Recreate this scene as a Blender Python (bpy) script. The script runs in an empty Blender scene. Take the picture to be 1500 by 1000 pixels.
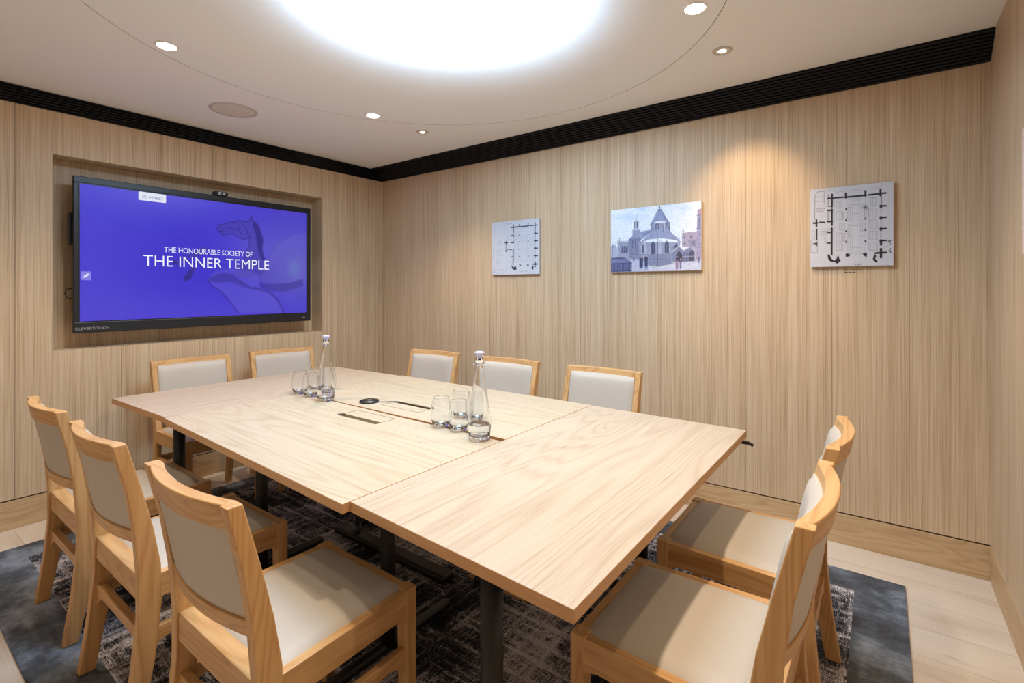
import bpy, bmesh, math, random
import numpy as np
from mathutils import Vector, Matrix
random.seed(7)
C = bpy.context.scene.collection
PI = math.pi
W, D, H = 4.15, 3.75, 2.4          # room: x 0..W, y 0..-D

# ------------------------------------------------------------------ helpers
def srgb(r, g, b):
    def f(c):
        c /= 255.0
        return c/12.92 if c <= .04045 else ((c+.055)/1.055)**2.4
    return (f(r), f(g), f(b), 1.0)

def link(o, parent=None):
    C.objects.link(o)
    if parent is not None:
        o.parent = parent
    return o

def bm_obj(name, bm, mat, parent=None, bevel=0, smooth=False, loc=None):
    bmesh.ops.recalc_face_normals(bm, faces=bm.faces[:])
    me = bpy.data.meshes.new(name)
    bm.to_mesh(me); bm.free()
    for m in (mat if isinstance(mat, (list, tuple)) else [mat]):
        me.materials.append(m)
    if smooth:
        me.polygons.foreach_set('use_smooth', [True]*len(me.polygons))
    o = bpy.data.objects.new(name, me)
    link(o, parent)
    if loc: o.location = loc
    if bevel:
        b = o.modifiers.new('bevel', 'BEVEL'); b.width = bevel; b.segments = 2
        b.limit_method = 'ANGLE'; b.angle_limit = math.radians(40)
    return o

def box(bm, x0, x1, y0, y1, z0, z1, mi=0):
    vs = [bm.verts.new(p) for p in ((x0,y0,z0),(x1,y0,z0),(x1,y1,z0),(x0,y1,z0),(x0,y0,z1),(x1,y0,z1),(x1,y1,z1),(x0,y1,z1))]
    for f in ((0,3,2,1),(4,5,6,7),(0,1,5,4),(1,2,6,5),(2,3,7,6),(3,0,4,7)):
        bm.faces.new([vs[i] for i in f]).material_index = mi
    return vs

def prism(bm, pts, fn, a, b):
    """pts: 2D outline; fn(p, t) -> 3D; extruded from t=a to t=b"""
    A = [bm.verts.new(fn(p, a)) for p in pts]
    B = [bm.verts.new(fn(p, b)) for p in pts]
    n = len(pts)
    bm.faces.new(A); bm.faces.new(B[::-1])
    for i in range(n):
        bm.faces.new([A[i], A[(i+1) % n], B[(i+1) % n], B[i]])

def tube(bm, pts, r, seg=12, cap=True):
    pts = [Vector(p) for p in pts]
    rings = []
    n = len(pts)
    up0 = None
    for i, p in enumerate(pts):
        t = (pts[min(i+1, n-1)] - pts[max(i-1, 0)]).normalized()
        if up0 is None:
            up0 = Vector((0,0,1)) if abs(t.z) < .9 else Vector((1,0,0))
        s = t.cross(up0).normalized(); u = s.cross(t).normalized(); up0 = u
        rr = r[i] if isinstance(r, (list, tuple)) else r
        rings.append([bm.verts.new(p + s*math.cos(2*PI*k/seg)*rr + u*math.sin(2*PI*k/seg)*rr) for k in range(seg)])
    for i in range(n-1):
        for k in range(seg):
            bm.faces.new([rings[i][k], rings[i][(k+1) % seg], rings[i+1][(k+1) % seg], rings[i+1][k]])
    if cap:
        bm.faces.new(rings[0][::-1]); bm.faces.new(rings[-1])

def lathe(bm, prof, seg=48, c=(0,0,0)):
    """prof: (r,z) list; r==0 closes with a pole"""
    rings = []
    for r, z in prof:
        if r <= 1e-6:
            rings.append([bm.verts.new((c[0], c[1], c[2]+z))])
        else:
            rings.append([bm.verts.new((c[0]+r*math.cos(2*PI*k/seg), c[1]+r*math.sin(2*PI*k/seg), c[2]+z)) for k in range(seg)])
    for a, b in zip(rings, rings[1:]):
        for k in range(seg):
            k2 = (k+1) % seg
            if len(a) == 1 and len(b) == 1: continue
            if len(a) == 1: bm.faces.new([a[0], b[k], b[k2]])
            elif len(b) == 1: bm.faces.new([a[k], a[k2], b[0]])
            else: bm.faces.new([a[k], a[k2], b[k2], b[k]])

def smooth_angle(o, ang=40):
    me = o.data
    me.polygons.foreach_set('use_smooth', [True]*len(me.polygons))
    bm = bmesh.new(); bm.from_mesh(me)
    for e in bm.edges:
        if len(e.link_faces) == 2 and e.calc_face_angle(0) > math.radians(ang): e.smooth = False
    bm.to_mesh(me); bm.free()
    return o

def empty(name, loc=(0,0,0), rz=0):
    o = bpy.data.objects.new(name, None); C.objects.link(o)
    o.location = loc; o.rotation_euler = (0,0,rz); o.empty_display_size = .1
    return o

def tag(o, label, cat, group=None):
    o['label'] = label; o['category'] = cat
    if group: o['group'] = group
    return o

def struct(o):
    o['kind'] = 'structure'
    return o

def copy_tree(o, parent=None):
    c = o.copy(); C.objects.link(c)
    if parent is not None: c.parent = parent
    for ch in [x for x in bpy.data.objects if x.parent == o]:
        copy_tree(ch, c)
    return c

def text_obj(name, s, size, mat, parent, mtx, align='CENTER', xs=1.0, offset=0.0, depth=.0004, spacing=1.0):
    cu = bpy.data.curves.new(name, 'FONT'); cu.body = s; cu.size = size
    cu.align_x = align; cu.align_y = 'CENTER'; cu.offset = offset; cu.extrude = depth; cu.space_character = spacing
    t = bpy.data.objects.new(name+'_tmp', cu); C.objects.link(t)
    bpy.context.view_layer.update()
    dg = bpy.context.evaluated_depsgraph_get()
    me = bpy.data.meshes.new_from_object(t.evaluated_get(dg))
    C.objects.unlink(t); bpy.data.objects.remove(t)
    me.transform(Matrix.Diagonal((xs,1,1,1)))
    me.transform(mtx)
    me.materials.clear(); me.materials.append(mat)
    o = bpy.data.objects.new(name, me); link(o, parent)
    return o

# ------------------------------------------------------------------ materials
class NT:
    def __init__(s, name):
        s.m = bpy.data.materials.new(name); s.m.use_nodes = True
        s.n = s.m.node_tree.nodes; s.l = s.m.node_tree.links
        s.b = s.n['Principled BSDF']
    def new(s, t, **k):
        n = s.n.new(t)
        for a, v in k.items():
            if hasattr(n, a): setattr(n, a, v)
        return n
    def set(s, sock, v):
        if hasattr(v, 'is_linked') or isinstance(v, bpy.types.NodeSocket): s.l.new(v, sock)
        else: sock.default_value = v
    def math(s, op, a, b=0.0, c=None, clamp=False):
        n = s.new('ShaderNodeMath', operation=op); n.use_clamp = clamp
        s.set(n.inputs[0], a); s.set(n.inputs[1], b)
        if c is not None: s.set(n.inputs[2], c)
        return n.outputs[0]
    def mix(s, f, a, b, mode='MIX'):
        n = s.new('ShaderNodeMix', data_type='RGBA', blend_type=mode)
        s.set(n.inputs['Factor'], f); s.set(n.inputs[6], a); s.set(n.inputs[7], b)
        return n.outputs[2]
    def coords(s, scale=(1,1,1), loc=(0,0,0), use='Object', rand=0.0):
        tc = s.new('ShaderNodeTexCoord')
        src = tc.outputs[use]
        if rand:
            oi = s.new('ShaderNodeObjectInfo')
            v = s.new('ShaderNodeVectorMath', operation='ADD')
            s.l.new(src, v.inputs[0])
            k = s.math('MULTIPLY', oi.outputs['Random'], rand)
            cb = s.new('ShaderNodeCombineXYZ')
            for i in range(3): s.l.new(k, cb.inputs[i])
            s.l.new(cb.outputs[0], v.inputs[1]); src = v.outputs[0]
        mp = s.new('ShaderNodeMapping'); s.l.new(src, mp.inputs[0])
        mp.inputs['Scale'].default_value = scale; mp.inputs['Location'].default_value = loc
        return mp.outputs[0]
    def noise(s, vec, scale=1, detail=3, rough=.5, dist=0):
        n = s.new('ShaderNodeTexNoise'); s.l.new(vec, n.inputs['Vector'])
        n.inputs['Scale'].default_value = scale; n.inputs['Detail'].default_value = detail
        n.inputs['Roughness'].default_value = rough; n.inputs['Distortion'].default_value = dist
        return n.outputs['Fac']
    def ramp(s, fac, stops):
        n = s.new('ShaderNodeValToRGB'); s.l.new(fac, n.inputs[0])
        e = n.color_ramp.elements
        while len(e) < len(stops): e.new(.5)
        for i, (p, c) in enumerate(stops):
            e[i].position = p; e[i].color = c if len(c) == 4 else (*c, 1)
        return n.outputs[0]
    def step(s, fac, a, b):
        n = s.new('ShaderNodeMapRange'); s.set(n.inputs[0], fac)
        n.inputs[1].default_value = a; n.inputs[2].default_value = b
        n.interpolation_type = 'SMOOTHSTEP'
        return n.outputs[0]
    def bump(s, h, strength=.1, dist=.001):
        n = s.new('ShaderNodeBump'); s.l.new(h, n.inputs['Height'])
        n.inputs['Strength'].default_value = strength; n.inputs['Distance'].default_value = dist
        s.l.new(n.outputs[0], s.b.inputs['Normal'])

def plain(name, col, rough=.5, metal=0, spec=.5):
    t = NT(name); t.b.inputs['Base Color'].default_value = col
    t.b.inputs['Roughness'].default_value = rough; t.b.inputs['Metallic'].default_value = metal
    t.b.inputs['Specular IOR Level'].default_value = spec
    return t.m

def emit(name, col, strength):
    t = NT(name); t.b.inputs['Base Color'].default_value = (0,0,0,1)
    t.b.inputs['Emission Color'].default_value = col; t.b.inputs['Emission Strength'].default_value = strength
    t.b.inputs['Roughness'].default_value = .4
    return t.m

def wood(name, axis, light, mid, dark, fine=180, figure=9.0, across=3.2, along=.55, rough=.45, rand=0.0, fstr=.45, use='Object', pore=.5):
    """contour-line figure stretched along the grain axis, plus fine pore streaks"""
    t = NT(name)
    ai = 'xyz'.index(axis)
    s1 = [across]*3; s1[ai] = along
    n1 = t.noise(t.coords(s1, use=use, rand=rand), 1, 2.5, .45, .25)
    rings = t.math('SINE', t.math('MULTIPLY', n1, figure*2*PI))
    rings = t.math('MULTIPLY_ADD', rings, .5, .5)
    s2 = [fine]*3; s2[ai] = fine/55
    n2 = t.noise(t.coords(s2, use=use, rand=rand), 1, 3, .6)
    s3 = [fine*.14]*3; s3[ai] = fine/260
    n3 = t.noise(t.coords(s3, loc=(3,5,7), use=use, rand=rand), 1, 4, .6)
    f = t.math('MULTIPLY', t.math('POWER', rings, 2.6), fstr)
    f = t.math('ADD', f, t.math('MULTIPLY', t.math('SUBTRACT', n2, .5), pore))
    f = t.math('ADD', f, t.math('MULTIPLY', t.math('SUBTRACT', n3, .3), .7), clamp=True)
    col = t.ramp(f, [(0, light), (.45, mid), (1, dark)])
    t.l.new(col, t.b.inputs['Base Color'])
    t.b.inputs['Roughness'].default_value = rough
    t.b.inputs['Specular IOR Level'].default_value = .35
    t.bump(n2, .08, .0006)
    return t.m

def veneer(name, axis_across, loc=(0,0,0)):
    """quarter-cut oak wall veneer: fine vertical streaks, slow colour drift, occasional crown figure"""
    t = NT(name)
    def sc(a, z):
        s = [0,0,z]; s['xyz'.index(axis_across)] = a
        return tuple(s)
    # slight wobble of the grain
    n1 = t.noise(t.coords(sc(330, 2.6), loc), 1, 2, .6)
    n2 = t.noise(t.coords(sc(95, .6), loc), 1, 3, .7)
    n3 = t.noise(t.coords(sc(11, .14), loc), 1, 3, .6)
    n4 = t.noise(t.coords(sc(120, .4), (loc[0]+9, loc[1]+9, 4)), 1, 1, .5)
    f = t.math('ADD', t.math('MULTIPLY', t.math('SUBTRACT', n1, .5), 1.25), t.math('MULTIPLY', t.math('SUBTRACT', n2, .5), 1.25))
    f = t.math('ADD', f, t.math('MULTIPLY', t.math('SUBTRACT', n3, .5), .5))
    f = t.math('ADD', f, .44, clamp=True)
    col = t.ramp(f, [(0, srgb(224,204,177)), (.45, srgb(206,181,151)), (.8, srgb(178,150,119)), (1, srgb(144,116,88))])
    line = t.step(n4, .67, .73)
    col = t.mix(t.math('MULTIPLY', line, .6), col, srgb(112,84,58))
    t.l.new(col, t.b.inputs['Base Color'])
    t.b.inputs['Roughness'].default_value = .5
    t.b.inputs['Specular IOR Level'].default_value = .3
    t.bump(n1, .06, .0006)
    return t.m

V_tv = veneer('oak_veneer_tv_wall', 'y')
V_art = veneer('oak_veneer_art_wall', 'x', (1.3, 0, 0))
V_side = veneer('oak_veneer_side_wall', 'y', (0, 3.7, 0))
V_back = veneer('oak_veneer_back_wall', 'x', (7, 0, 0))
V_jamb = veneer('oak_veneer_recess', 'y', (0, 8, 0))
wl, wm, wd = srgb(206,178,140), srgb(188,156,116), srgb(158,124,86)
BB_x = wood('oak_baseboard_x', 'x', wl, wm, wd, across=7, along=.9, figure=14, fstr=.3)
BB_y = wood('oak_baseboard_y', 'y', wl, wm, wd, across=7, along=.9, figure=14, fstr=.3)
tl, tm, td = srgb(197,182,160), srgb(183,165,141), srgb(138,114,90)
T_x = wood('table_oak_long_grain', 'x', tl, tm, td, fine=380, across=2.6, along=.36, figure=30, fstr=.28, rough=.42, rand=13, pore=.95)
T_y = wood('table_oak_cross_grain', 'y', srgb(194,178,159), srgb(180,161,141), srgb(134,109,89), fine=380, across=2.9, along=.42, figure=34, fstr=.28, rough=.42, rand=17, pore=.95)
E_x = wood('table_edge_x', 'x', srgb(206,162,116), srgb(190,144,98), srgb(166,120,78), fine=160, fstr=.2)
E_y = wood('table_edge_y', 'y', srgb(206,162,116), srgb(190,144,98), srgb(166,120,78), fine=160, fstr=.2)
cl, cm_, cd = srgb(214,172,120), srgb(193,146,95), srgb(150,102,60)
CW = {a: wood('chair_oak_'+a, a, cl, cm_, cd, fine=190, across=8, along=.8, figure=14, fstr=.28, rough=.38, rand=31) for a in 'xyz'}

def floor_mat():
    t = NT('pale_limed_oak_floor')
    br = t.new('ShaderNodeTexBrick')
    tc = t.coords((1,1,1))
    t.l.new(tc, br.inputs['Vector'])
    br.offset = .37; br.inputs['Scale'].default_value = 1
    br.inputs['Brick Width'].default_value = 1.7; br.inputs['Row Height'].default_value = .19
    br.inputs['Mortar Size'].default_value = .0009; br.inputs['Mortar Smooth'].default_value = 0
    br.inputs['Color1'].default_value = (0,0,0,1); br.inputs['Color2'].default_value = (1,1,1,1); br.inputs['Mortar'].default_value = (.5,.5,.5,1)
    br.inputs['Bias'].default_value = 0
    plank = t.new('ShaderNodeSeparateColor'); t.l.new(br.outputs['Color'], plank.inputs[0])
    off = t.math('MULTIPLY', plank.outputs[0], 6.0)
    cb = t.new('ShaderNodeCombineXYZ'); t.l.new(off, cb.inputs[0]); t.l.new(off, cb.inputs[1])
    va = t.new('ShaderNodeVectorMath', operation='ADD'); t.l.new(tc, va.inputs[0]); t.l.new(cb.outputs[0], va.inputs[1])
    def sc(v, s):
        m = t.new('ShaderNodeMapping'); t.l.new(v, m.inputs[0]); m.inputs['Scale'].default_value = s; return m.outputs[0]
    n1 = t.noise(sc(va.outputs[0], (1.1, 7, 1)), 1, 4, .55, .4)
    n2 = t.noise(sc(va.outputs[0], (3, 120, 1)), 1, 3, .6)
    n3 = t.noise(sc(tc, (4, 5, 1)), 1, 5, .6)
    kn = t.step(t.noise(sc(va.outputs[0], (5, 14, 1)), 1, 2, .5), .72, .8)
    f = t.math('ADD', t.math('MULTIPLY', n1, .55), t.math('MULTIPLY', n2, .3))
    f = t.math('ADD', f, t.math('MULTIPLY', n3, .3))
    col = t.ramp(f, [(.3, srgb(236,228,219)), (.58, srgb(222,210,197)), (.8, srgb(194,176,158))])
    col = t.mix(t.math('MULTIPLY', plank.outputs[0], .16), col, srgb(190,160,128))
    col = t.mix(t.math('MULTIPLY', kn, .35), col, srgb(140,112,90))
    col = t.mix(t.math('MULTIPLY', br.outputs['Fac'], .6), col, srgb(120,100,80))
    t.l.new(col, t.b.inputs['Base Color'])
    t.b.inputs['Roughness'].default_value = .42
    return t.m
FLOOR = floor_mat()

def rug_mat():
    t = NT('distressed_weave_carpet')
    a = t.noise(t.coords((26, 210, 1)), 1, 3, .7)
    b = t.noise(t.coords((210, 26, 1), (4,4,0)), 1, 3, .7)
    big = t.noise(t.coords((2.6, 2.2, 1), (1.5,2.2,0)), 1, 3, .6)
    band1 = t.noise(t.coords((1.5, 34, 1), (2,0,0)), 1, 2, .5)
    band2 = t.noise(t.coords((34, 1.5, 1), (0,6,0)), 1, 2, .5)
    fine = t.noise(t.coords((420, 420, 1)), 1, 1, .5)
    g = t.math('MAXIMUM', a, b)
    g = t.math('ADD', g, t.math('MULTIPLY', t.math('SUBTRACT', big, .5), .9))
    g = t.math('ADD', g, t.math('MULTIPLY', t.math('SUBTRACT', t.math('MAXIMUM', band1, band2), .55), .7))
    g = t.math('ADD', g, t.math('MULTIPLY', t.math('SUBTRACT', fine, .5), .7))
    f = t.step(g, .43, .70)
    col = t.ramp(f, [(0, srgb(30,31,39)), (.5, srgb(88,87,94)), (1, srgb(218,214,220))])
    t.l.new(col, t.b.inputs['Base Color'])
    t.b.inputs['Roughness'].default_value = .95; t.b.inputs['Specular IOR Level'].default_value = .1
    t.bump(fine, .5, .003)
    return t.m
def border_mat():
    t = NT('blue_grey_carpet_border')
    a = t.noise(t.coords((2.6,3.1,1), (5,1,0)), 1, 9, .68)
    fine = t.noise(t.coords((330,330,1)), 1, 2, .5)
    col = t.ramp(a, [(.38, srgb(66,62,62)), (.5, srgb(96,103,113)), (.62, srgb(150,160,176))])
    col = t.mix(t.math('MULTIPLY', t.math('SUBTRACT', fine, .3, clamp=True), .6), col, srgb(40,42,46))
    t.l.new(col, t.b.inputs['Base Color'])
    t.b.inputs['Roughness'].default_value = .95; t.b.inputs['Specular IOR Level'].default_value = .1
    t.bump(fine, .5, .003)
    return t.m
RUG, BORDER = rug_mat(), border_mat()

def leather():
    t = NT('cream_faux_leather')
    n = t.noise(t.coords((1,1,1)), 520, 2, .6)
    t.b.inputs['Base Color'].default_value = srgb(192,183,172)
    t.b.inputs['Roughness'].default_value = .48
    t.b.inputs['Specular IOR Level'].default_value = .4
    t.bump(n, .08, .0005)
    return t.m
LEATHER = leather()

PAINT = plain('white_ceiling_paint', srgb(244,243,242), .9, spec=.1)
PAINT_IN = plain('white_disc_paint', srgb(243,244,246), .9, spec=.1)
GAP = plain('dark_shadow_gap', srgb(34,28,24), .9)
BLACKM = plain('black_slat_metal', srgb(13,14,20), .55, 0, .3)
BLACKB = plain('black_slat_backing', srgb(8,8,9), .8)
BLACKT = plain('black_powder_coat', srgb(20,21,25), .42)
PLASTIC = plain('black_plastic', srgb(17,17,20), .32)
GREYP = plain('grey_plastic', srgb(120,122,126), .4)
STEEL = plain('brushed_steel', srgb(190,192,196), .28, 1)
DSTEEL = plain('dark_steel', srgb(90,92,98), .35, 1)
BOARD = plain('white_print_board', srgb(216,217,222), .45)
INK = plain('black_ink', srgb(38,38,42), .6)
INKG = plain('grey_ink', srgb(120,120,122), .6)
LOGO = plain('grey_bezel_lettering', srgb(170,172,178), .5)
SPK = plain('speaker_cloth', srgb(222,214,200), .9)
TRIMW = plain('white_trim_metal', srgb(232,230,226), .5)
BAFFLE = plain('downlight_baffle', srgb(215,205,190), .4)
WALLTXT = plain('silver_wall_lettering', srgb(176,160,140), .5)

def glass(name, col=(1,1,1,1), ior=1.5, rough=0.0):
    t = NT(name)
    t.b.inputs['Base Color'].default_value = col
    t.b.inputs['Transmission Weight'].default_value = 1
    t.b.inputs['Roughness'].default_value = rough
    t.b.inputs['IOR'].default_value = ior
    return t.m
GLASS = glass('clear_glass', (.97,.985,1,1), 1.45)
STOPPER = glass('bluish_stopper', (.78,.80,1,1), 1.45, .3); STOPPER.node_tree.nodes['Principled BSDF'].inputs['Transmission Weight'].default_value = .45
WATER = glass('water', (.98,.99,1,1), 1.33)

def vcol_mat(name, rough=.5, emission=None):
    t = NT(name)
    a = t.new('ShaderNodeAttribute', attribute_name='Col')
    if emission:
        t.b.inputs['Base Color'].default_value = (.01,.01,.012,1)
        t.l.new(a.outputs['Color'], t.b.inputs['Emission Color'])
        t.b.inputs['Emission Strength'].default_value = emission
    else:
        t.l.new(a.outputs['Color'], t.b.inputs['Base Color'])
    t.b.inputs['Roughness'].default_value = rough
    return t.m

# ------------------------------------------------------------------ small drawing kit for printed boards and the screen
class Canvas:
    """a picture drawn in the coordinates of its own outline; quad = its corners TL,TR,BR,BL in those coordinates"""
    def __init__(s, w, h, quad, bg):
        s.w, s.h = w, h
        src = np.array(quad, float); dst = [(0,0),(1,0),(1,1),(0,1)]
        A = []; b = []
        for (x, y), (u, v) in zip(dst, src):     # maps unit square -> quad
            A.append([x,y,1,0,0,0,-x*u,-y*u]); b.append(u)
            A.append([0,0,0,x,y,1,-x*v,-y*v]); b.append(v)
        hm = np.append(np.linalg.solve(np.array(A), np.array(b)), 1).reshape(3,3)
        U, V = np.meshgrid((np.arange(w))/(w-1), (np.arange(h))/(h-1))
        q = np.stack([U, V, np.ones_like(U)], -1) @ hm.T
        s.X = q[...,0]/q[...,2]; s.Y = q[...,1]/q[...,2]; s.U, s.V = U, V
        s.hi = np.linalg.inv(hm)
        s.px = float(np.median(np.abs(np.diff(s.X, axis=1))))
        s.img = np.zeros((h, w, 3)); s.img[:] = np.array(bg)/255.0
    def uv(s, x, y):
        q = s.hi @ np.array([x, y, 1.0]); return q[0]/q[2], q[1]/q[2]
    def blend(s, m, col, a=1.0):
        m = np.clip(m*a, 0, 1)[...,None]
        s.img = s.img*(1-m) + (np.array(col)/255.0)*m
    def polymask(s, pts, soft=None):
        X, Y = s.X, s.Y; ins = np.zeros(X.shape, bool); d = np.full(X.shape, 1e9)
        n = len(pts)
        for i in range(n):
            x1, y1 = pts[i]; x2, y2 = pts[(i+1) % n]
            if y1 != y2:
                c = ((y1 > Y) != (y2 > Y)) & (X < (x2-x1)*(Y-y1)/(y2-y1)+x1)
                ins ^= c
            d = np.minimum(d, s.segd(x1,y1,x2,y2))
        sd = np.where(ins, d, -d)
        return np.clip(sd/(soft or s.px)+.5, 0, 1)
    def segd(s, x1, y1, x2, y2):
        dx, dy = x2-x1, y2-y1; L = dx*dx+dy*dy+1e-9
        t = np.clip(((s.X-x1)*dx+(s.Y-y1)*dy)/L, 0, 1)
        return np.hypot(s.X-x1-t*dx, s.Y-y1-t*dy)
    def poly(s, pts, col, a=1, soft=None): s.blend(s.polymask(pts, soft), col, a)
    def line(s, pts, w, col, a=1, soft=None):
        m = np.zeros(s.X.shape)
        for (x1,y1),(x2,y2) in zip(pts, pts[1:]):
            m = np.maximum(m, np.clip((w/2-s.segd(x1,y1,x2,y2))/(soft or s.px)+.5, 0, 1))
        s.blend(m, col, a)
    def rect(s, x0, y0, x1, y1, w, col, a=1): s.line([(x0,y0),(x1,y0),(x1,y1),(x0,y1),(x0,y0)], w, col, a)
    def ell(s, cx, cy, rx, ry, col, a=1, soft=None):
        k = np.hypot((s.X-cx)/rx, (s.Y-cy)/ry)
        s.blend(np.clip((1-k)*min(rx,ry)/(soft or s.px)+.5, 0, 1), col, a)
    def noise(s, amp, seed=1, k=1):
        rs = np.random.RandomState(seed)
        n = rs.rand(s.h//k+2, s.w//k+2)
        n = np.kron(n, np.ones((k,k)))[:s.h, :s.w]
        s.img = np.clip(s.img + (n[...,None]-.5)*amp, 0, 1)
    def mesh(s, name, mat, parent, fn):
        """fn(u,v)->xyz arrays, u to the right and v down as seen"""
        P = fn(s.U.ravel(), s.V.ravel())
        n = s.w*s.h
        me = bpy.data.meshes.new(name)
        me.vertices.add(n); me.vertices.foreach_set('co', np.stack(P, -1).astype(np.float32).ravel())
        i = np.arange(n).reshape(s.h, s.w)
        q = np.stack([i[:-1,:-1], i[1:,:-1], i[1:,1:], i[:-1,1:]], -1).reshape(-1, 4)
        me.loops.add(q.size); me.loops.foreach_set('vertex_index', q.ravel().astype(np.int32))
        me.polygons.add(len(q)); me.polygons.foreach_set('loop_start', (np.arange(len(q))*4).astype(np.int32))
        me.update(calc_edges=True)
        im = np.clip(s.img, 0, 1).reshape(-1, 3)
        lin = np.where(im <= .04045, im/12.92, ((im+.055)/1.055)**2.4)
        at = me.color_attributes.new('Col', 'FLOAT_COLOR', 'POINT')
        at.data.foreach_set('color', np.concatenate([lin, np.ones((n,1))], 1).astype(np.float32).ravel())
        me.materials.append(mat)
        o = bpy.data.objects.new(name, me); return link(o, parent)

# ------------------------------------------------------------------ room shell
def wall_with_joints(name, mat, boxes):
    bm = bmesh.new()
    for b in boxes: box(bm, *b)
    return struct(bm_obj(name, bm, mat, bevel=0))

ZB, ZT = .152, 2.303
G = .0022
# art wall (y=0), panels separated by hairline joints, solid core behind
bm = bmesh.new()
xs = [0, 1.064, 2.101, 3.149, W]
for a, b in zip(xs, xs[1:]):
    box(bm, a+(G/2 if a else 0), b-(G/2 if b < W else 0), 0, .02, ZB+.008, ZT)
box(bm, -.3, W+.12, .02, .14, -.05, 2.75, 1)
struct(bm_obj('wall_right', bm, [V_art, GAP]))
# screen wall (x=0) with recess y -2.311..-.621, z .943..2.057, depth .155
RY0, RY1, RZ0, RZ1, RD = -2.311, -.621, .943, 2.057, .155
bm = bmesh.new()
def tvp(y0, y1, z0, z1): box(bm, -.02, 0, y0, y1, z0, z1)
ys = [-D, -2.463, -1.47, -.47, 0]
for a, b in zip(ys, ys[1:]):
    a2 = a+(G/2 if a > -D else 0); b2 = b-(G/2 if b < 0 else 0)
    lo, hi = max(a2, RY0), min(b2, RY1)
    if lo < hi:
        tvp(a2, b2, ZB+.008, RZ0); tvp(a2, b2, RZ1, ZT)
        if a2 < RY0: tvp(a2, RY0, RZ0, RZ1)
        if b2 > RY1: tvp(RY1, b2, RZ0, RZ1)
    else:
        tvp(a2, b2, ZB+.008, ZT)
def core(y0, y1, z0, z1, x0=-.3, x1=-.02): box(bm, x0, x1, y0, y1, z0, z1, 1)
core(-D-.12, RY0-.02, -.05, 2.75); core(RY1+.02, 0, -.05, 2.75)
core(RY0-.02, RY1+.02, -.05, RZ0-.02); core(RY0-.02, RY1+.02, RZ1+.02, 2.75)
core(RY0-.02, RY1+.02, RZ0-.02, RZ1+.02, -.3, -RD-.015)
struct(bm_obj('wall_left', bm, [V_tv, GAP]))
bm = bmesh.new()
box(bm, -RD-.015, -RD, RY0, RY1, RZ0, RZ1)
box(bm, -RD-.015, -.0, RY1, RY1+.02, RZ0-.02, RZ1+.02)
box(bm, -RD-.015, -.0, RY0-.02, RY0, RZ0-.02, RZ1+.02)
box(bm, -RD-.015, -.0, RY0, RY1, RZ1, RZ1+.02)
box(bm, -RD-.015, -.0, RY0, RY1, RZ0-.02, RZ0)
for v in bm.verts:
    if abs(v.co.x) < 1e-6: v.co.x = -.0202
struct(bm_obj('trim_1', bm, V_jamb))
# right and back walls
bm = bmesh.new(); box(bm, W, W+.12, -D-.12, .02, -.05, 2.75); struct(bm_obj('wall_far_right', bm, V_side))
bm = bmesh.new(); box(bm, -.3, W, -D-.12, -D, -.05, 2.75); struct(bm_obj('wall_back', bm, V_back))
# baseboards
def bb(name, mat, *b):
    bm = bmesh.new(); box(bm, *b); return struct(bm_obj(name, bm, mat, bevel=.0012))
bb('baseboard_right', BB_x, 0, W, -.0015, .02, 0, ZB)
bb('baseboard_left', BB_y, -.02, .0015, -D, -.0015, 0, ZB)
bb('baseboard_far_right', BB_y, W-.0015, W+.02, -D, -.002, 0, ZB+.004)
bb('baseboard_back', BB_x, .0015, W-.0015, -D-.02, -D+.0015, 0, ZB)
# floor
bm = bmesh.new(); box(bm, -.3, W+.12, -D-.12, .14, -.08, 0); struct(bm_obj('floor', bm, FLOOR))

# ceiling with a round hole for the lit dish disc; the disc sits in the same plane inside a hairline gap
DX, DY, DR = 2.174, -1.585, 1.254
def ring_to_rect(bm, cx, cy, r, z, x0, x1, y0, y1, seg=128):
    inner, outer = [], []
    for k in range(seg):
        a = 2*PI*(k+.5)/seg; c, s = math.cos(a), math.sin(a)
        inner.append(bm.verts.new((cx+r*c, cy+r*s, z)))
        t = min(((x1-cx)/c if c > 0 else (x0-cx)/c) if abs(c) > 1e-9 else 1e9, ((y1-cy)/s if s > 0 else (y0-cy)/s) if abs(s) > 1e-9 else 1e9)
        outer.append(bm.verts.new((cx+t*c, cy+t*s, z)))
    for k in range(seg):
        k2 = (k+1) % seg
        bm.faces.new([inner[k], inner[k2], outer[k2], outer[k]])
    cor = [bm.verts.new((x, y, z)) for x, y in ((x1,y1),(x0,y1),(x0,y0),(x1,y0))]
    for c in cor:      # corner triangles
        best = None
        for k in range(seg):
            k2 = (k+1) % seg; a, b = outer[k].co, outer[k2].co
            onx = lambda p: abs(p.x-c.co.x) < 1e-5
            ony = lambda p: abs(p.y-c.co.y) < 1e-5
            if (onx(a) and ony(b)) or (ony(a) and onx(b)): best = (k, k2)
        if best: bm.faces.new([outer[best[0]], c, outer[best[1]]])
    return inner
bm = bmesh.new()
inn = ring_to_rect(bm, DX, DY, DR+.0015, H, -.3, W+.12, -D-.12, .14)
up = [bm.verts.new((v.co.x, v.co.y, H+.03)) for v in inn]
for k in range(len(inn)):
    k2 = (k+1) % len(inn); bm.faces.new([inn[k], up[k], up[k2], inn[k2]]).material_index = 1
o = bm_obj('ceiling', bm, [PAINT, GAP]); struct(o)
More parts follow.
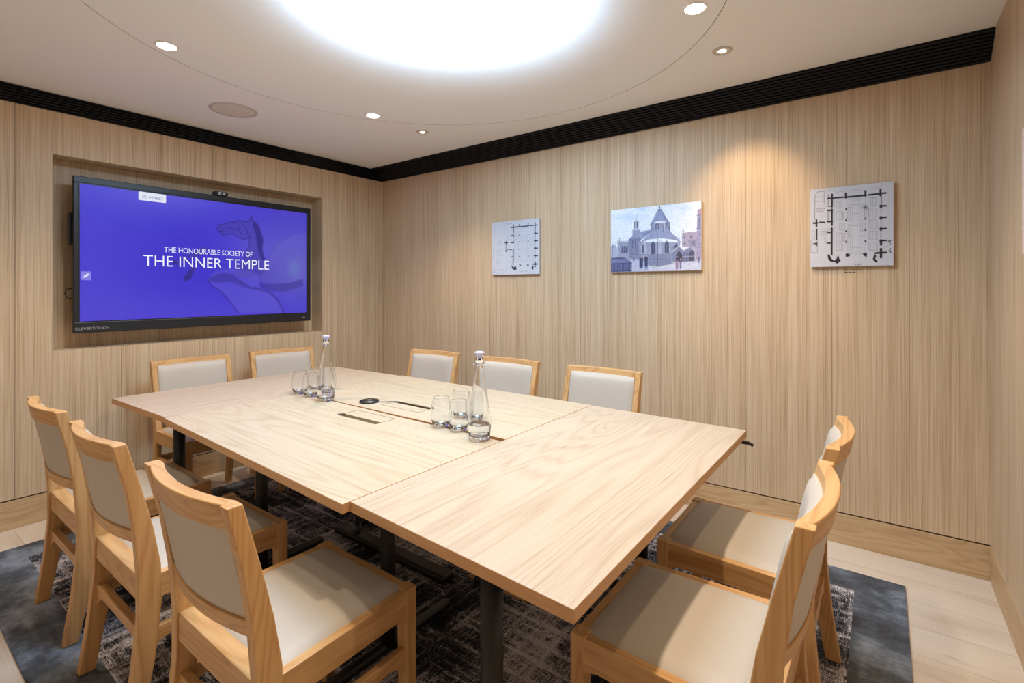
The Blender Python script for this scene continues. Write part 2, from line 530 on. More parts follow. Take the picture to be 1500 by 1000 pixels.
# flip so that the visible side looks down
bm = bmesh.new()
DISH_R0, DISH_R1, DISH_H = 1.15, .62, .17
PX, PY = DX+.09, DY+.05      # the lit well sits slightly off the disc centre
N = 24; rings = []
def dring(r, z, k):
    return [bm.verts.new((DX+(PX-DX)*k+r*math.cos(2*PI*q/120), DY+(PY-DY)*k+r*math.sin(2*PI*q/120), H+z)) for q in range(120)]
for r, z in ((DR+.05,.03),(DR-.001,.03),(DR-.001,0),(DISH_R0,0)): rings.append(dring(r, z, 0))
for i in range(1, N+1):
    th = PI/2*(1-i/N)
    rings.append(dring(DISH_R1+(DISH_R0-DISH_R1)*(1-math.cos(th))**.85, DISH_H*(1-math.sin(th)), 1-math.sin(th)*(1-i/N)))
for a, b in zip(rings, rings[1:]):
    for q in range(120): bm.faces.new([a[q], a[(q+1)%120], b[(q+1)%120], b[q]])
d = bm_obj('trim_2', bm, PAINT_IN, smooth=False); struct(d)
smooth_angle(d, 35)
bm = bmesh.new(); lathe(bm, [(DISH_R1+.01, DISH_H+.0), (0, DISH_H+.0)], 96, (PX, PY, H))
PANEL = emit('luminous_ceiling_panel', (.56,.78,1,1), 15.5)
lp = empty('ceiling_light_panel', (DX, DY, H+DISH_H))
tag(lp, 'large round luminous white panel set into the middle of the ceiling disc', 'ceiling light')
o = bm_obj('diffuser', bm, PANEL); o.parent = lp; o.matrix_parent_inverse = Matrix.Translation((-DX,-DY,-H-DISH_H))
bm = bmesh.new(); box(bm, DX-1.3, DX+1.3, DY-1.3, DY+1.3, H+.20, H+.22)
o = bm_obj('housing', bm, TRIMW); o.parent = lp; o.matrix_parent_inverse = Matrix.Translation((-DX,-DY,-H-DISH_H))

# black slatted ventilation bands at the top of the walls
def band_left():
    bm = bmesh.new()
    z0, z1 = ZT-.008, H
    box(bm, -.02, -.012, -D, 0, z0-.0, z1, 1)
    n = 7
    for i in range(n):
        a = z0+(z1-z0)*i/n
        box(bm, -.012, .002, -D, -.0, a+.003, a+(z1-z0)/n-.0035)
    return bm_obj('trim_3', bm, [BLACKM, BLACKB])
struct(band_left())
def band_right():
    # leans into the room from the wall head to the ceiling
    bm = bmesh.new()
    P0, P1 = Vector((0, .0, ZT)), Vector((0, -.125, H))
    n = 9; d = (P1-P0)/n; u = d.normalized(); nn = Vector((0, -u.z, u.y)).normalized()
    if nn.z > 0: nn = -nn
    q = [P0+Vector((0,.0,-.004)), P1, P1+Vector((0,.2,0)), Vector((0,.12,ZT-.004))]
    prism(bm, q, lambda p, t: (t, p.y, p.z), -.018, W)
    for f in bm.faces: f.material_index = 1
    for i in range(n):
        a = P0+d*i+u*.0035; b = P0+d*(i+1)-u*.003
        prism(bm, [a+nn*.001, b+nn*.001, b+nn*.011, a+nn*.011], lambda p, t: (t, p.y, p.z), .0, W)
    # bottom lip
    prism(bm, [Vector((0,.0,ZT-.006)), Vector((0,-.006,ZT-.006)), Vector((0,-.008,ZT+.006)), Vector((0,0,ZT+.004))], lambda p, t: (t, p.y, p.z), 0, W)
    return bm_obj('trim_4', bm, [BLACKM, BLACKB])
struct(band_right())
# two air grilles let into the bands
bm = bmesh.new()
for i in range(6): box(bm, .001, .006, -.86, -.58, ZT+.012+i*.013, ZT+.018+i*.013)
box(bm, 0, .003, -.87, -.57, ZT+.006, H-.006)
tag(bm_obj('air_grille', bm, BLACKM), 'black air grille in the slatted band above the screen recess', 'vent')

# ------------------------------------------------------------------ rug
RX0, RX1, RYa, RYb = .30, 3.845, -2.665, -.285
BW = .175
rug = empty('area_rug', ((RX0+RX1)/2, (RYa+RYb)/2, 0))
tag(rug, 'dark grey distressed rug with a plain blue-grey border lying under the table', 'rug')
def at(o, root):
    o.parent = root; o.matrix_parent_inverse = Matrix.Translation(-Vector(root.location)); return o
def sub(o, part):
    o.parent = part; o.matrix_parent_inverse = Matrix.Identity(4); return o
bm = bmesh.new(); box(bm, RX0+BW, RX1-BW, RYa+BW, RYb-BW, .0005, .0085); at(bm_obj('woven_field', bm, RUG), rug)
bm = bmesh.new()
box(bm, RX0, RX1, RYa, RYa+BW, .0005, .008); box(bm, RX0, RX1, RYb-BW, RYb, .0005, .008)
box(bm, RX0, RX0+BW, RYa+BW, RYb-BW, .0005, .008); box(bm, RX1-BW, RX1, RYa+BW, RYb-BW, .0005, .008)
o = at(bm_obj('border', bm, BORDER), rug); o['label'] = 'plain mottled blue-grey border'
RZ = .0088

# ------------------------------------------------------------------ tables
TZ, TT = .74, .027
def table_top(name, quad, mtop, holes=None):
    """quad: corners near-left, near-right, far-right, far-left"""
    bm = bmesh.new()
    lo = [bm.verts.new((x, y, TZ-TT)) for x, y in quad]; hi = [bm.verts.new((x, y, TZ)) for x, y in quad]
    bm.faces.new(hi); bm.faces.new(lo[::-1])
    for i in range(4):
        f = bm.faces.new([lo[i], lo[(i+1)%4], hi[(i+1)%4], hi[i]]); f.material_index = 1 if i in (0,2) else 2
    return bm
def table(quad, mtop, along, legs, label, foot=.30, holes=None):
    cx = sum(p[0] for p in quad)/4; cy = sum(p[1] for p in quad)/4
    r = empty('flip_top_table', (cx, cy, RZ))
    tag(r, label, 'table', 'oak tables pushed together into one')
    bm = table_top('tabletop', quad, mtop)
    top = at(bm_obj('tabletop', bm, [mtop, E_x, E_y], bevel=.0015), r)
    if holes:
        for h in holes:
            bmc = bmesh.new(); box(bmc, h[0], h[1], h[2], h[3], TZ-h[4], TZ+.02)
            me = bpy.data.meshes.new('cut'); bmc.to_mesh(me); bmc.free()
            co = bpy.data.objects.new('cut', me); C.objects.link(co)
            m = top.modifiers.new('cut', 'BOOLEAN'); m.object = co; m.operation = 'DIFFERENCE'; m.solver = 'EXACT'
            dg = bpy.context.evaluated_depsgraph_get(); bpy.context.view_layer.update(); dg = bpy.context.evaluated_depsgraph_get()
            me2 = bpy.data.meshes.new_from_object(top.evaluated_get(dg))
            top.modifiers.clear(); top.data = me2
            bpy.data.objects.remove(co)
    for lx, ly in legs:
        bm = bmesh.new(); tube(bm, [(lx,ly,RZ+.03),(lx,ly,TZ-TT-.035)], .026, 24)
        p = at(bm_obj('pole', bm, BLACKT, smooth=True), r)
        for pl in p.data.polygons: pl.use_smooth = len(pl.vertices) == 4
        bm = bmesh.new()
        if along == 'x': pts = [(lx-foot,ly,RZ+.025),(lx-foot+.01,ly,RZ+.027),(lx+foot-.01,ly,RZ+.027),(lx+foot,ly,RZ+.025)]
        else: pts = [(lx,ly-foot,RZ+.025),(lx,ly-foot+.01,RZ+.027),(lx,ly+foot-.01,RZ+.027),(lx,ly+foot,RZ+.025)]
        tube(bm, pts, [.015,.020,.020,.015], 16)
        at(bm_obj('foot', bm, BLACKT, smooth=True), r)
        bm = bmesh.new(); hw = .20
        if along == 'x': box(bm, lx-hw, lx+hw, ly-.03, ly+.03, TZ-TT-.036, TZ-TT-.001)
        else: box(bm, lx-.03, lx+.03, ly-hw, ly+hw, TZ-TT-.036, TZ-TT-.001)
        at(bm_obj('bracket', bm, BLACKT, bevel=.003), r)
    (ax, ay), (bx, by) = legs
    bm = bmesh.new()
    if along == 'x': box(bm, ax-.02, ax+.02, min(ay,by)+.03, max(ay,by)-.03, TZ-TT-.07, TZ-TT-.04)
    else: box(bm, min(ax,bx)+.03, max(ax,bx)-.03, ay-.02, ay+.02, TZ-TT-.07, TZ-TT-.04)
    at(bm_obj('crossbar', bm, BLACKT, bevel=.003), r)
    return r
tL = table([(.627,-2.207),(1.288,-2.192),(1.288,-.893),(.627,-.918)], T_y, 'x', [(.95,-2.02),(.95,-1.10)], 'oak end table with crosswise grain nearest the screen wall')
slotN = (1.848, 2.098, -1.722, -1.694)
slotF = (1.846, 2.090, -1.418, -1.391)
tN = table([(1.290,-2.200),(2.650,-2.262),(2.650,-1.598),(1.290,-1.572)], T_x, 'y', [(1.50,-1.885),(2.36,-1.875)], 'middle oak table on the side of the three near chairs, with open cable flap', holes=[(*slotN, .022)])
tF = table([(1.290,-1.567),(2.650,-1.571),(2.650,-.893),(1.290,-.880)], T_x, 'y', [(1.50,-1.21),(2.36,-1.21)], 'middle oak table on the picture wall side, holding the conference puck', foot=.185, holes=[(*slotF, .022)])
tR = table([(2.653,-2.240),(3.336,-2.278),(3.338,-.916),(2.653,-.900)], T_y, 'x', [(3.06,-2.16),(2.967,-1.06)], 'oak end table with strong crosswise grain nearest the camera')
bm = bmesh.new(); box(bm, 3.30, 3.352, -.955, -.94, TZ-TT-.018, TZ-TT-.008); tube(bm, [(3.352,-.9475,TZ-TT-.013),(3.368,-.9475,TZ-TT-.02)], .006, 8)
at(bm_obj('release_lever', bm, BLACKT), tR)
# cable flaps: steel rim and lid line
def flap(root, x0, x1, y0, y1, slot, side):
    bm = bmesh.new(); w = .0016; z0, z1 = TZ-.001, TZ+.0006
    box(bm, x0, x1, y0, y0+w, z0, z1); box(bm, x0, x1, y1-w, y1, z0, z1)
    box(bm, x0, x0+w, y0+w, y1-w, z0, z1); box(bm, x1-w, x1, y0+w, y1-w, z0, z1)
    f = at(bm_obj('cable_flap_rim', bm, DSTEEL), root)
    bm = bmesh.new(); box(bm, slot[0]+.001, slot[1]-.001, slot[2]+.001, slot[3]-.001, TZ-.0215, TZ-.019)
    sub(bm_obj('cable_slot', bm, plain('slot_brown', srgb(86,58,40), .8)), f)
    bm = bmesh.new()
    if side < 0: box(bm, slot[0]-.018, slot[0]+.004, slot[2], slot[3], TZ-.001, TZ+.001)
    else: box(bm, slot[0], slot[1], slot[3]-.006, slot[3]+.002, TZ-.001, TZ+.001)
    sub(bm_obj('flap_hinge', bm, STEEL), f)
flap(tN, 1.842, 2.100, -1.726, -1.620, slotN, -1)
flap(tF, 1.840, 2.094, -1.487, -1.388, slotF, 1)
# strip closing the gap between the two middle tables (brown lip)
bm = bmesh.new(); prism(bm, [(1.30,-1.5715),(2.648,-1.597),(2.648,-1.5715),(1.30,-1.5675)], lambda p, t: (p[0], p[1], t), TZ-TT, TZ-.012)
at(bm_obj('cable_gap_strip', bm, plain('gap_brown', srgb(92,62,42), .8)), tF)

# flat black floor duct and small items under the table
bm = bmesh.new(); box(bm, 1.44, 2.24, -1.478, -1.402, RZ+.0005, RZ+.035)
tag(bm_obj('cable_duct', bm, BLACKT, bevel=.012), 'flat black cable duct lying on the rug under the middle of the tables', 'cable duct')
bm = bmesh.new(); box(bm, 2.275, 2.585, -1.358, -1.19, RZ+.0003, RZ+.0045)
tag(bm_obj('wooden_board', bm, CW['x'], bevel=.001), 'small flat wooden board lying on the rug under the near end of the tables', 'board')
# hanging plug
pl = empty('hanging_cable', (1.60,-1.47, TZ-TT))
tag(pl, 'black cable with a round plug hanging under the middle tables', 'cable')
pl.location = (2.41,-2.04,0); 
bm = bmesh.new(); pts = [(2.41+.008*math.sin(i*.7),-2.04,TZ-TT-.001-.021*i) for i in range(9)]
tube(bm, pts, .0028, 8); at(bm_obj('cord', bm, BLACKT, smooth=True), pl)
bm = bmesh.new(); lathe(bm, [(0,.016),(.006,.014),(.015,.004),(.018,-.008),(.016,-.02),(.009,-.028),(0,-.03)], 20, (pts[-1][0],-2.04,pts[-1][2]-.012)); at(bm_obj('plug', bm, BLACKT, smooth=True), pl)

# ------------------------------------------------------------------ chairs
def yb(z): return -.186-(z-.45)*.20
def rail_curved(x0, x1, z0, z1, th, bow, off=0, seg=18, m=.19, bulge=0, zseg=1):
    bm = bmesh.new(); rings = []
    for i in range(seg+1):
        x = x0+(x1-x0)*i/seg; k = 1-(x/m)**2
        ring = []
        zs = [z0+(z1-z0)*j/zseg for j in range(zseg+1)]
        for j, z in enumerate(zs):      # rear side
            ring.append((x, yb(z)-bow*k-th/2+off, z))
        for j, z in reversed(list(enumerate(zs))):
            b = 0
            if bulge:
                u = abs((x-(x0+x1)/2)/((x1-x0)/2)); v = abs((z-(z0+z1)/2)/((z1-z0)/2))
                b = bulge*max(0, 1-u**6)**.5*max(0, 1-v**6)**.5
            ring.append((x, yb(z)-bow*k+th/2+off+b, z))
        rings.append([bm.verts.new(p) for p in ring])
    n = len(rings[0])
    for a, b in zip(rings, rings[1:]):
        for j in range(n): bm.faces.new([a[j], a[(j+1)%n], b[(j+1)%n], b[j]])
    bm.faces.new(rings[0]); bm.faces.new(rings[-1][::-1])
    return bm
SEAT_Z = .447
def make_chair():
    r = empty('dining_chair')
    fw, rw, th = .213, .225, .036      # half widths front/rear (outer), leg thickness
    # rear legs sweep up into back posts
    outer = [(-.262,0),(-.236,.18),(-.222,.33),(-.222,.45),(-.232,.58),(-.250,.70),(-.284,.845)]
    inner = [(-.250,.845),(-.212,.70),(-.184,.58),(-.166,.47),(-.164,.36),(-.180,.20),(-.218,0)]
    for s in (-1, 1):
        bm = bmesh.new()
        prism(bm, outer+inner, lambda p, t: (t*s, p[0], p[1]), rw-.030, rw)
        o = bm_obj('rear_leg', bm, CW['z'], r, bevel=.003)
        bm = bmesh.new()
        prism(bm, [(.232,SEAT_Z),(.192,SEAT_Z),(.194,.33),(.200,0),(.230,0)], lambda p, t: (t*s, p[0], p[1]), fw-.038, fw)
        bm_obj('front_leg', bm, CW['z'], r, bevel=.003)
        # side rail
        bm = bmesh.new()
        def side(y, z, k):
            f = (y+.17)/(.40); w = rw-.002+(fw-.003-rw+.002)*f
            return ((w-(.024 if k else 0))*s, y, z)
        P = [(-.172,.372),(.160,.372),(.182,.366),(.196,.350),(.196,SEAT_Z-.003),(-.172,SEAT_Z-.003)]
        A = [bm.verts.new(side(y,z,0)) for y,z in P]; B = [bm.verts.new(side(y,z,1)) for y,z in P]
        bm.faces.new(A); bm.faces.new(B[::-1])
        for i in range(len(P)): bm.faces.new([A[i],A[(i+1)%len(P)],B[(i+1)%len(P)],B[i]])
        bm_obj('side_rail', bm, CW['y'], r, bevel=.002)
        # side stretcher with arched ends
        bm = bmesh.new()
        arch = [(-.192,.235),(-.184,.215),(-.172,.228),(-.150,.245),(.170,.245),(.188,.230),(.200,.205),(.200,.285),(-.188,.285)]
        arch = [(-.19,.285),(-.20,.20),(-.185,.222),(-.165,.243),(-.13,.250),(.14,.250),(.17,.243),(.187,.222),(.205,.198),(.205,.285)]
        prism(bm, arch, lambda p, t: ((t-(p[0]+.19)*.03)*s, p[0], p[1]), rw-.027, rw-.006)
        bm_obj('stretcher', bm, CW['y'], r, bevel=.002)
    bm = bmesh.new()
    arch = [(-.197,.285),(-.197,.205),(-.183,.228),(-.162,.246),(-.12,.252),(.12,.252),(.162,.246),(.183,.228),(.197,.205),(.197,.285)]
    prism(bm, arch, lambda p, t: (p[0], t, p[1]), -.214, -.190)
    bm_obj('stretcher', bm, CW['x'], r, bevel=.002)
    bm = bmesh.new(); box(bm, -fw+.036, fw-.036, .205, .228, .368, SEAT_Z-.004); bm_obj('front_rail', bm, CW['x'], r, bevel=.002)
    bm = bmesh.new(); box(bm, -rw+.029, rw-.029, -.216, -.172, .372, SEAT_Z-.002); bm_obj('rear_rail', bm, CW['x'], r, bevel=.002)
    # crest and lower back rail
    smooth_angle(bm_obj('crest_rail', rail_curved(-.196,.196,.788,.845,.030,.029,-.001,24), CW['x'], r, bevel=.003))
    smooth_angle(bm_obj('lower_back_rail', rail_curved(-.196,.196,.545,.585,.020,.025,-.010,24), CW['x'], r, bevel=.003))
    # upholstered back: flat panel behind, domed pad in front that covers most of the crest
    smooth_angle(bm_obj('rear_panel', rail_curved(-.192,.192,.552,.800,.012,.026,-.008,24), LEATHER, r, bevel=.001), 60)
    smooth_angle(bm_obj('back_pad', rail_curved(-.194,.194,.550,.816,.012,.025,.012,24,bulge=.020,zseg=18), LEATHER, r, bevel=.002), 60)
    # seat pad
    bm = bmesh.new(); n = 22; V = []
    for j in range(n+1):
        row = []
        for i in range(n+1):
            u, v = i/n*2-1, j/n*2-1
            y = -.170+(.226-.020+.170)*(v+1)/2
            hw = .198+(.187-.198)*(v+1)/2
            e = max(0, 1-abs(u)**9)**.5*max(0, 1-abs(v)**9)**.5
            z = SEAT_Z-.006+.016*e+.006*(1-u*u)*(1-v*v)
            row.append(bm.verts.new((u*hw, y, z)))
        V.append(row)
    for j in range(n):
        for i in range(n): bm.faces.new([V[j][i],V[j][i+1],V[j+1][i+1],V[j+1][i]])
    bd = [V[0][i] for i in range(n+1)]+[V[j][n] for j in range(1,n+1)]+[V[n][i] for i in range(n-1,-1,-1)]+[V[j][0] for j in range(n-1,0,-1)]
    lo = [bm.verts.new((v.co.x, v.co.y, SEAT_Z-.035)) for v in bd]
    for i in range(len(bd)): bm.faces.new([bd[i],bd[(i+1)%len(bd)],lo[(i+1)%len(bd)],lo[i]])
    bm.faces.new(lo)
    smooth_angle(bm_obj('seat_pad', bm, LEATHER, r), 50)
    return r
# centre x, y, facing angle (0 = faces +y), label
GA = 'oak dining chairs with cream pads around the table'
spots = [
    (1.193,-2.292,0,   'oak chair on the near long side closest to the screen wall, legs fully visible'),
    (1.825,-2.296,0,   'oak chair in the middle of the three along the near long side'),
    (2.492,-2.290,0,   'big foreground oak chair on the near long side with a half-shaded seat'),
    (3.382,-1.755,90,  'oak chair at the right table end, nearer the camera and cut by the lower edge'),
    (3.388,-1.188,90,  'oak chair at the right table end, the one closer to the picture wall'),
    (1.225,-.775,182,  'oak chair on the picture wall side nearest the corner of the room'),
    (1.875,-.775,180,  'oak chair on the picture wall side half behind the near water carafe'),
    (2.520,-.775,179,  'oak chair on the picture wall side below the church picture'),
    (.480,-1.690,-91,  'oak chair under the screen, the left one of the two at the far table end'),
    (.490,-1.125,-97,  'oak chair at the far table end closer to the room corner'),
]
proto = make_chair()
for i, (x, y, a, lab) in enumerate(spots):
    o = proto if i == 0 else copy_tree(proto)
    o.location = (x, y, RZ+.0005); o.rotation_euler = (0, 0, math.radians(a))
    tag(o, lab, 'chair', GA)

# ------------------------------------------------------------------ glassware
def spline(pts, n=6):
    out = []
    P = [pts[0]]+pts+[pts[-1]]
    for i in range(1, len(P)-2):
        for k in range(n):
            t = k/n; a, b, c, d = P[i-1], P[i], P[i+1], P[i+2]
            out.append(tuple(.5*((2*b[j])+(-a[j]+c[j])*t+(2*a[j]-5*b[j]+4*c[j]-d[j])*t*t+(-a[j]+3*b[j]-3*c[j]+d[j])*t**3) for j in (0,1)))
    out.append(pts[-1]); return out
def make_carafe():
    r = empty('water_carafe')
    outer = spline([(.0335,0.0),(.0365,.005),(.0405,.022),(.0430,.054),(.0415,.08),(.0363,.12),(.0302,.16),(.0240,.20),(.0176,.239),(.0138,.264),(.0132,.276)])
    outer += [(.0165,.278),(.0170,.286),(.0140,.289),(.0140,.300)]
    inner = [(.0105,.300),(.0105,.27)]+spline([(.0118,.262),(.0153,.239),(.0214,.20),(.0274,.16),(.0333,.12),(.0383,.08),(.0396,.054),(.0370,.024),(.030,.016)])+[(.015,.013)]
    prof = [(0,.003),(.022,.0025)]+outer+inner+[(0,.0125)]
    bm = bmesh.new(); lathe(bm, prof, 56)
    bm_obj('glass_body', bm, GLASS, r, smooth=True)
    bm = bmesh.new(); lathe(bm, [(0,.0122),(.015,.0127),(.030,.0157),(.0372,.024),(.0392,.038),(.0397,.054),(.0397,.058),(0,.058)], 56)
    bm_obj('water', bm, WATER, r, smooth=False)
    bm = bmesh.new(); lathe(bm, [(0,.296),(.0095,.297),(.0100,.304),(.0125,.310),(.0190,.317),(.0185,.321),(.0100,.3235),(0,.324)], 40)
    bm_obj('stopper', bm, STOPPER, r, smooth=True)
    bm = bmesh.new()
    tube(bm, [(.0178*math.cos(2*PI*k/24), .0178*math.sin(2*PI*k/24), .282) for k in range(25)], .0010, 6, False)
    for s in (-1,1):
        tube(bm, [(s*.0178,0,.282),(s*.022,.004,.290),(s*.021,.004,.305),(s*.016,.002,.316)], .0011, 6)
    tube(bm, [(-.0178,-.004,.282),(-.019,-.014,.277),(0,-.0215,.272),(.019,-.014,.277),(.0178,-.004,.282)], .0011, 6)
    bm_obj('wire_bail', bm, STEEL, r, smooth=True)
    return r
c0 = make_carafe(); c0.location = (2.575,-1.630,TZ); c0.rotation_euler.z = .5
tag(c0, 'clear glass water carafe standing nearer the camera beside four tumblers', 'carafe', 'water carafes on the table')
c1 = copy_tree(c0); c1.location = (1.545,-1.590,TZ); c1.rotation_euler.z = 1.9
tag(c1, 'clear glass water carafe standing further back toward the screen', 'carafe', 'water carafes on the table')
def make_tumbler():
    outer = spline([(.026,0),(.030,.004),(.0385,.028),(.0410,.050),(.0385,.080),(.0345,.106),(.0325,.116)])
    inner = spline([(.0313,.116),(.0333,.106),(.0372,.080),(.0396,.050),(.037,.028),(.027,.012)])
    bm = bmesh.new(); lathe(bm, [(0,.003),(.02,.0015)]+outer+[(.0319,.1168)]+inner+[(0,.010)], 48)
    return bm_obj('glass_tumbler', bm, GLASS, smooth=True)
def zpt(u, v, z=TZ):
    a = math.radians(36.5); d = 730*(1.29-z)/(v-424); r = d*(u-750)/730
    return (3.76-math.sin(a)*d+math.cos(a)*r, -3.03+math.cos(a)*d+math.sin(a)*r)
tl_ = [(zpt(646,624), 'glass tumbler of the near group standing leftmost, apart from the carafe'),
       (zpt(672,630), 'glass tumbler of the near group standing in front'),
       (zpt(675,611), 'glass tumbler of the near group directly behind the front one'),
       (zpt(697,615), 'glass tumbler of the near group hidden behind the carafe'),
       (zpt(439.5,576), 'glass tumbler of the far group standing leftmost'),
       (zpt(455,580), 'glass tumbler of the far group in front, between the leftmost one and the carafe'),
       (zpt(463,570.5), 'glass tumbler of the far group behind the front two'),
       (zpt(481,571.5), 'glass tumbler of the far group standing behind the far carafe')]
g0 = make_tumbler()
for i, (p, lab) in enumerate(tl_):
    o = g0 if i == 0 else g0.copy()
    if i: C.objects.link(o)
    o.location = (p[0], p[1], TZ)
    tag(o, lab, 'glass', 'stemless tumblers on the table')
# conference puck with cable
pk = empty('conference_puck', (1.748,-1.485,TZ+.0008))
tag(pk, 'small round grey metal conference puck beside the cable flap', 'microphone')
bm = bmesh.new(); lathe(bm, [(0,.0),(.040,.0),(.047,.004),(.046,.008),(.030,.0125),(.012,.011),(0,.0105)], 40); bm_obj('disc', bm, DSTEEL, pk, smooth=True)
bm = bmesh.new(); lathe(bm, [(0,.0125),(.012,.0127),(.014,.0115)], 24); bm_obj('button', bm, STEEL, pk, smooth=True)
bm = bmesh.new(); tube(bm, [(.04,.02,.003),(.07,.045,.0025),(.095,.075,.0025),(.11,.082,.002),(.125,.08,-.006)], .0018, 8); bm_obj('cable', bm, GREYP, pk, smooth=True)

# ------------------------------------------------------------------ screen
TY0, TY1, TZ0, TZ1, TX = -2.222, -.728, 1.036, 1.953, .004
SY0, SY1, SZ0, SZ1 = -2.192, -.763, 1.104, 1.910
tv = empty('wall_display', (TX, (TY0+TY1)/2, TZ0))
tag(tv, 'large black wall-mounted touch screen showing a blue slide in the recess', 'television')
def frame_bm(x0, x1, yo, zo, yi, zi):
    bm = bmesh.new()
    box(bm, x0, x1, yo[0], yo[1], zo[0], zi[0]); box(bm, x0, x1, yo[0], yo[1], zi[1], zo[1])
    box(bm, x0, x1, yo[0], yi[0], zi[0], zi[1]); box(bm, x0, x1, yi[1], yo[1], zi[0], zi[1])
    return bm
bm = bmesh.new(); box(bm, TX-.075, TX-.012, TY0+.01, TY1-.01, TZ0+.01, TZ1-.01); at(bm_obj('housing', bm, PLASTIC, bevel=.004), tv)
bez = at(bm_obj('bezel', frame_bm(TX-.03, TX, (TY0,TY1), (TZ0,TZ1), (SY0-.006,SY1+.006), (SZ0-.006,SZ1+.006)), plain('dark_bezel', srgb(24,26,34), .35), bevel=.003), tv)
at(bm_obj('inner_frame', frame_bm(TX-.012, TX-.003, (SY0-.008,SY1+.008), (SZ0-.008,SZ1+.008), (SY0,SY1), (SZ0,SZ1)), PLASTIC), tv)
bm = bmesh.new(); box(bm, -RD+.001, TX-.07, -1.75, -1.2, 1.3, 1.7); at(bm_obj('wall_mount', bm, PLASTIC), tv)
bm = bmesh.new(); box(bm, TX-.075, TX-.035, TY0-.012, TY0+.01, 1.55, 1.74); at(bm_obj('port_panel', bm, PLASTIC, bevel=.003), tv)
bm = bmesh.new(); tube(bm, [(TX-.05,TY0+.01,1.30),(TX-.05,TY0-.02,1.29),(TX-.05,TY0-.026,1.265),(TX-.05,TY0-.018,1.24),(TX-.05,TY0+.01,1.235)], .003, 8); at(bm_obj('cable_loop', bm, PLASTIC, smooth=True), tv)

quad = [(178,208),(1217,348),(1217,803),(178,838)]
c = Canvas(440, 248, quad, (62,48,212))
# soft glows of the slide
U, Vv = c.U, c.V
def glow(cx, cy, rx, ry, col, a): c.blend(np.exp(-(((U-cx)/rx)**2+((Vv-cy)/ry)**2)), col, a)
glow(.30,-.05,.35,.22,(120,120,235),.55); glow(.0,.55,.22,.5,(88,76,222),.5); glow(.0,1.0,.35,.25,(96,82,222),.5)
glow(.95,.15,.3,.5,(86,74,205),.7); glow(.72,.38,.16,.22,(104,94,222),.6); glow(.95,.6,.2,.4,(105,100,205),.8); glow(.5,1.0,.5,.2,(88,74,222),.6)
S1 = 6
dk, md, lt = (44,32,128), (72,60,172), (112,104,218)
head = [(808,405),(815,398),(850,392),(880,382),(915,378),(945,382),(957,378),(964,360),(972,378),(992,395),(1004,425),(1016,470),(1010,520),(1020,560),(1040,600),(1000,640),(905,640),(880,630),(900,590),(935,545),(950,500),(955,452),(940,466),(915,462),(905,448),(880,440),(850,438),(830,445),(812,434),(822,428),(806,416)]
c.poly(head, md, .6, S1)
c.poly([(970,380),(992,395),(1006,425),(1020,470),(1012,520),(1026,560),(1008,560),(990,500),(984,440),(972,410)], dk, .7, 7)
c.line([(808,402),(850,392),(905,380),(945,384),(957,378),(964,362),(972,380)], 4, dk, .8, 3)
c.line([(806,416),(830,446),(880,440),(915,463),(940,466),(956,450)], 4, dk, .75, 4)
for p in [[(816,410),(826,414)],[(812,430),(836,424)],[(918,396),(930,399)],[(860,415),(895,420)],[(905,410),(915,440)],[(935,410),(948,440)]]: c.line(p, 4, dk, .7, 3)
c.line([(956,452),(950,500),(930,550)], 5, dk, .5, 6)
for k in range(5): c.line([(985+k*5,420+k*22),(1002+k*6,450+k*26),(1004+k*5,490+k*24)], 3, (48,36,140), .45, 3)
# forelegs
c.poly([(716,508),(738,498),(766,506),(772,516),(748,520),(730,540),(700,548),(640,562),(620,580),(600,574),(612,560),(660,544),(700,530)], md, .75, S1)
c.poly([(600,560),(618,560),(632,575),(622,583),(602,578)], dk, .6, 4)
c.poly([(655,660),(652,640),(668,618),(686,600),(690,590),(706,590),(700,610),(688,630),(690,642)], dk, .8, 4)
c.line([(690,600),(720,580),(760,565),(790,570)], 12, md, .55, 8)
# chest, belly, haunch
c.poly([(764,655),(775,630),(800,612),(850,600),(960,610),(1010,640),(1000,690),(1050,712),(1085,745),(1108,785),(1112,803),(905,803),(860,745),(820,700),(785,680)], lt, .38, 9)
c.poly([(764,655),(780,635),(830,618),(880,625),(905,650),(940,690),(870,660),(810,665)], dk, .42, 12)
c.line([(764,655),(785,680),(820,700),(862,748),(905,803)], 6, dk, .55, 6)
c.line([(985,690),(1050,712),(1088,748),(1112,803)], 7, dk, .6, 7)
c.line([(915,660),(960,690),(985,690)], 8, dk, .55, 8)
# wing: fan of feathers
for k in range(15):
    t = k/14; ex, ey = 1020+185*math.sin(.5+t*1.05), 0
    a0 = math.radians(-62+t*95)
    ex, ey = 1010+210*math.cos(a0)*(.9+.1*t), 640+175*math.sin(a0)
    c.line([(1000+8*t,640+25*t),((1000+ex)/2+14, (640+ey)/2-6),(ex,ey)], 3.2, (70,58,165), .42, 4)
c.poly([(1000,640),(1070,485),(1140,450),(1215,440),(1215,660),(1180,692),(1100,706),(1030,692)], (122,118,212), .25, 14)
c.poly([(1000,668),(1060,672),(1130,668),(1200,650),(1205,680),(1120,706),(1060,704),(1010,690)], dk, .42, 9)
c.line([(1004,640),(1040,560),(1075,488),(1140,452)], 5, md, .45, 8)
glow(.93,.56,.035,.09,(110,140,205),.5)  # bright reflection on the screen glass, painted into the picture; not part of the wing
SCREEN = vcol_mat('lit_screen_picture', .35, .84); SCREEN.node_tree.nodes['Principled BSDF'].inputs['Specular IOR Level'].default_value = .2
scr = c.mesh('screen', SCREEN, tv, lambda u, v: (np.full(u.shape, TX-.006), SY0+(SY1-SY0)*u, SZ1-(SZ1-SZ0)*v))
at(scr, tv)
def scr_pt(px, py):
    u, v = c.uv(px, py); return SY0+(SY1-SY0)*u, SZ1-(SZ1-SZ0)*v
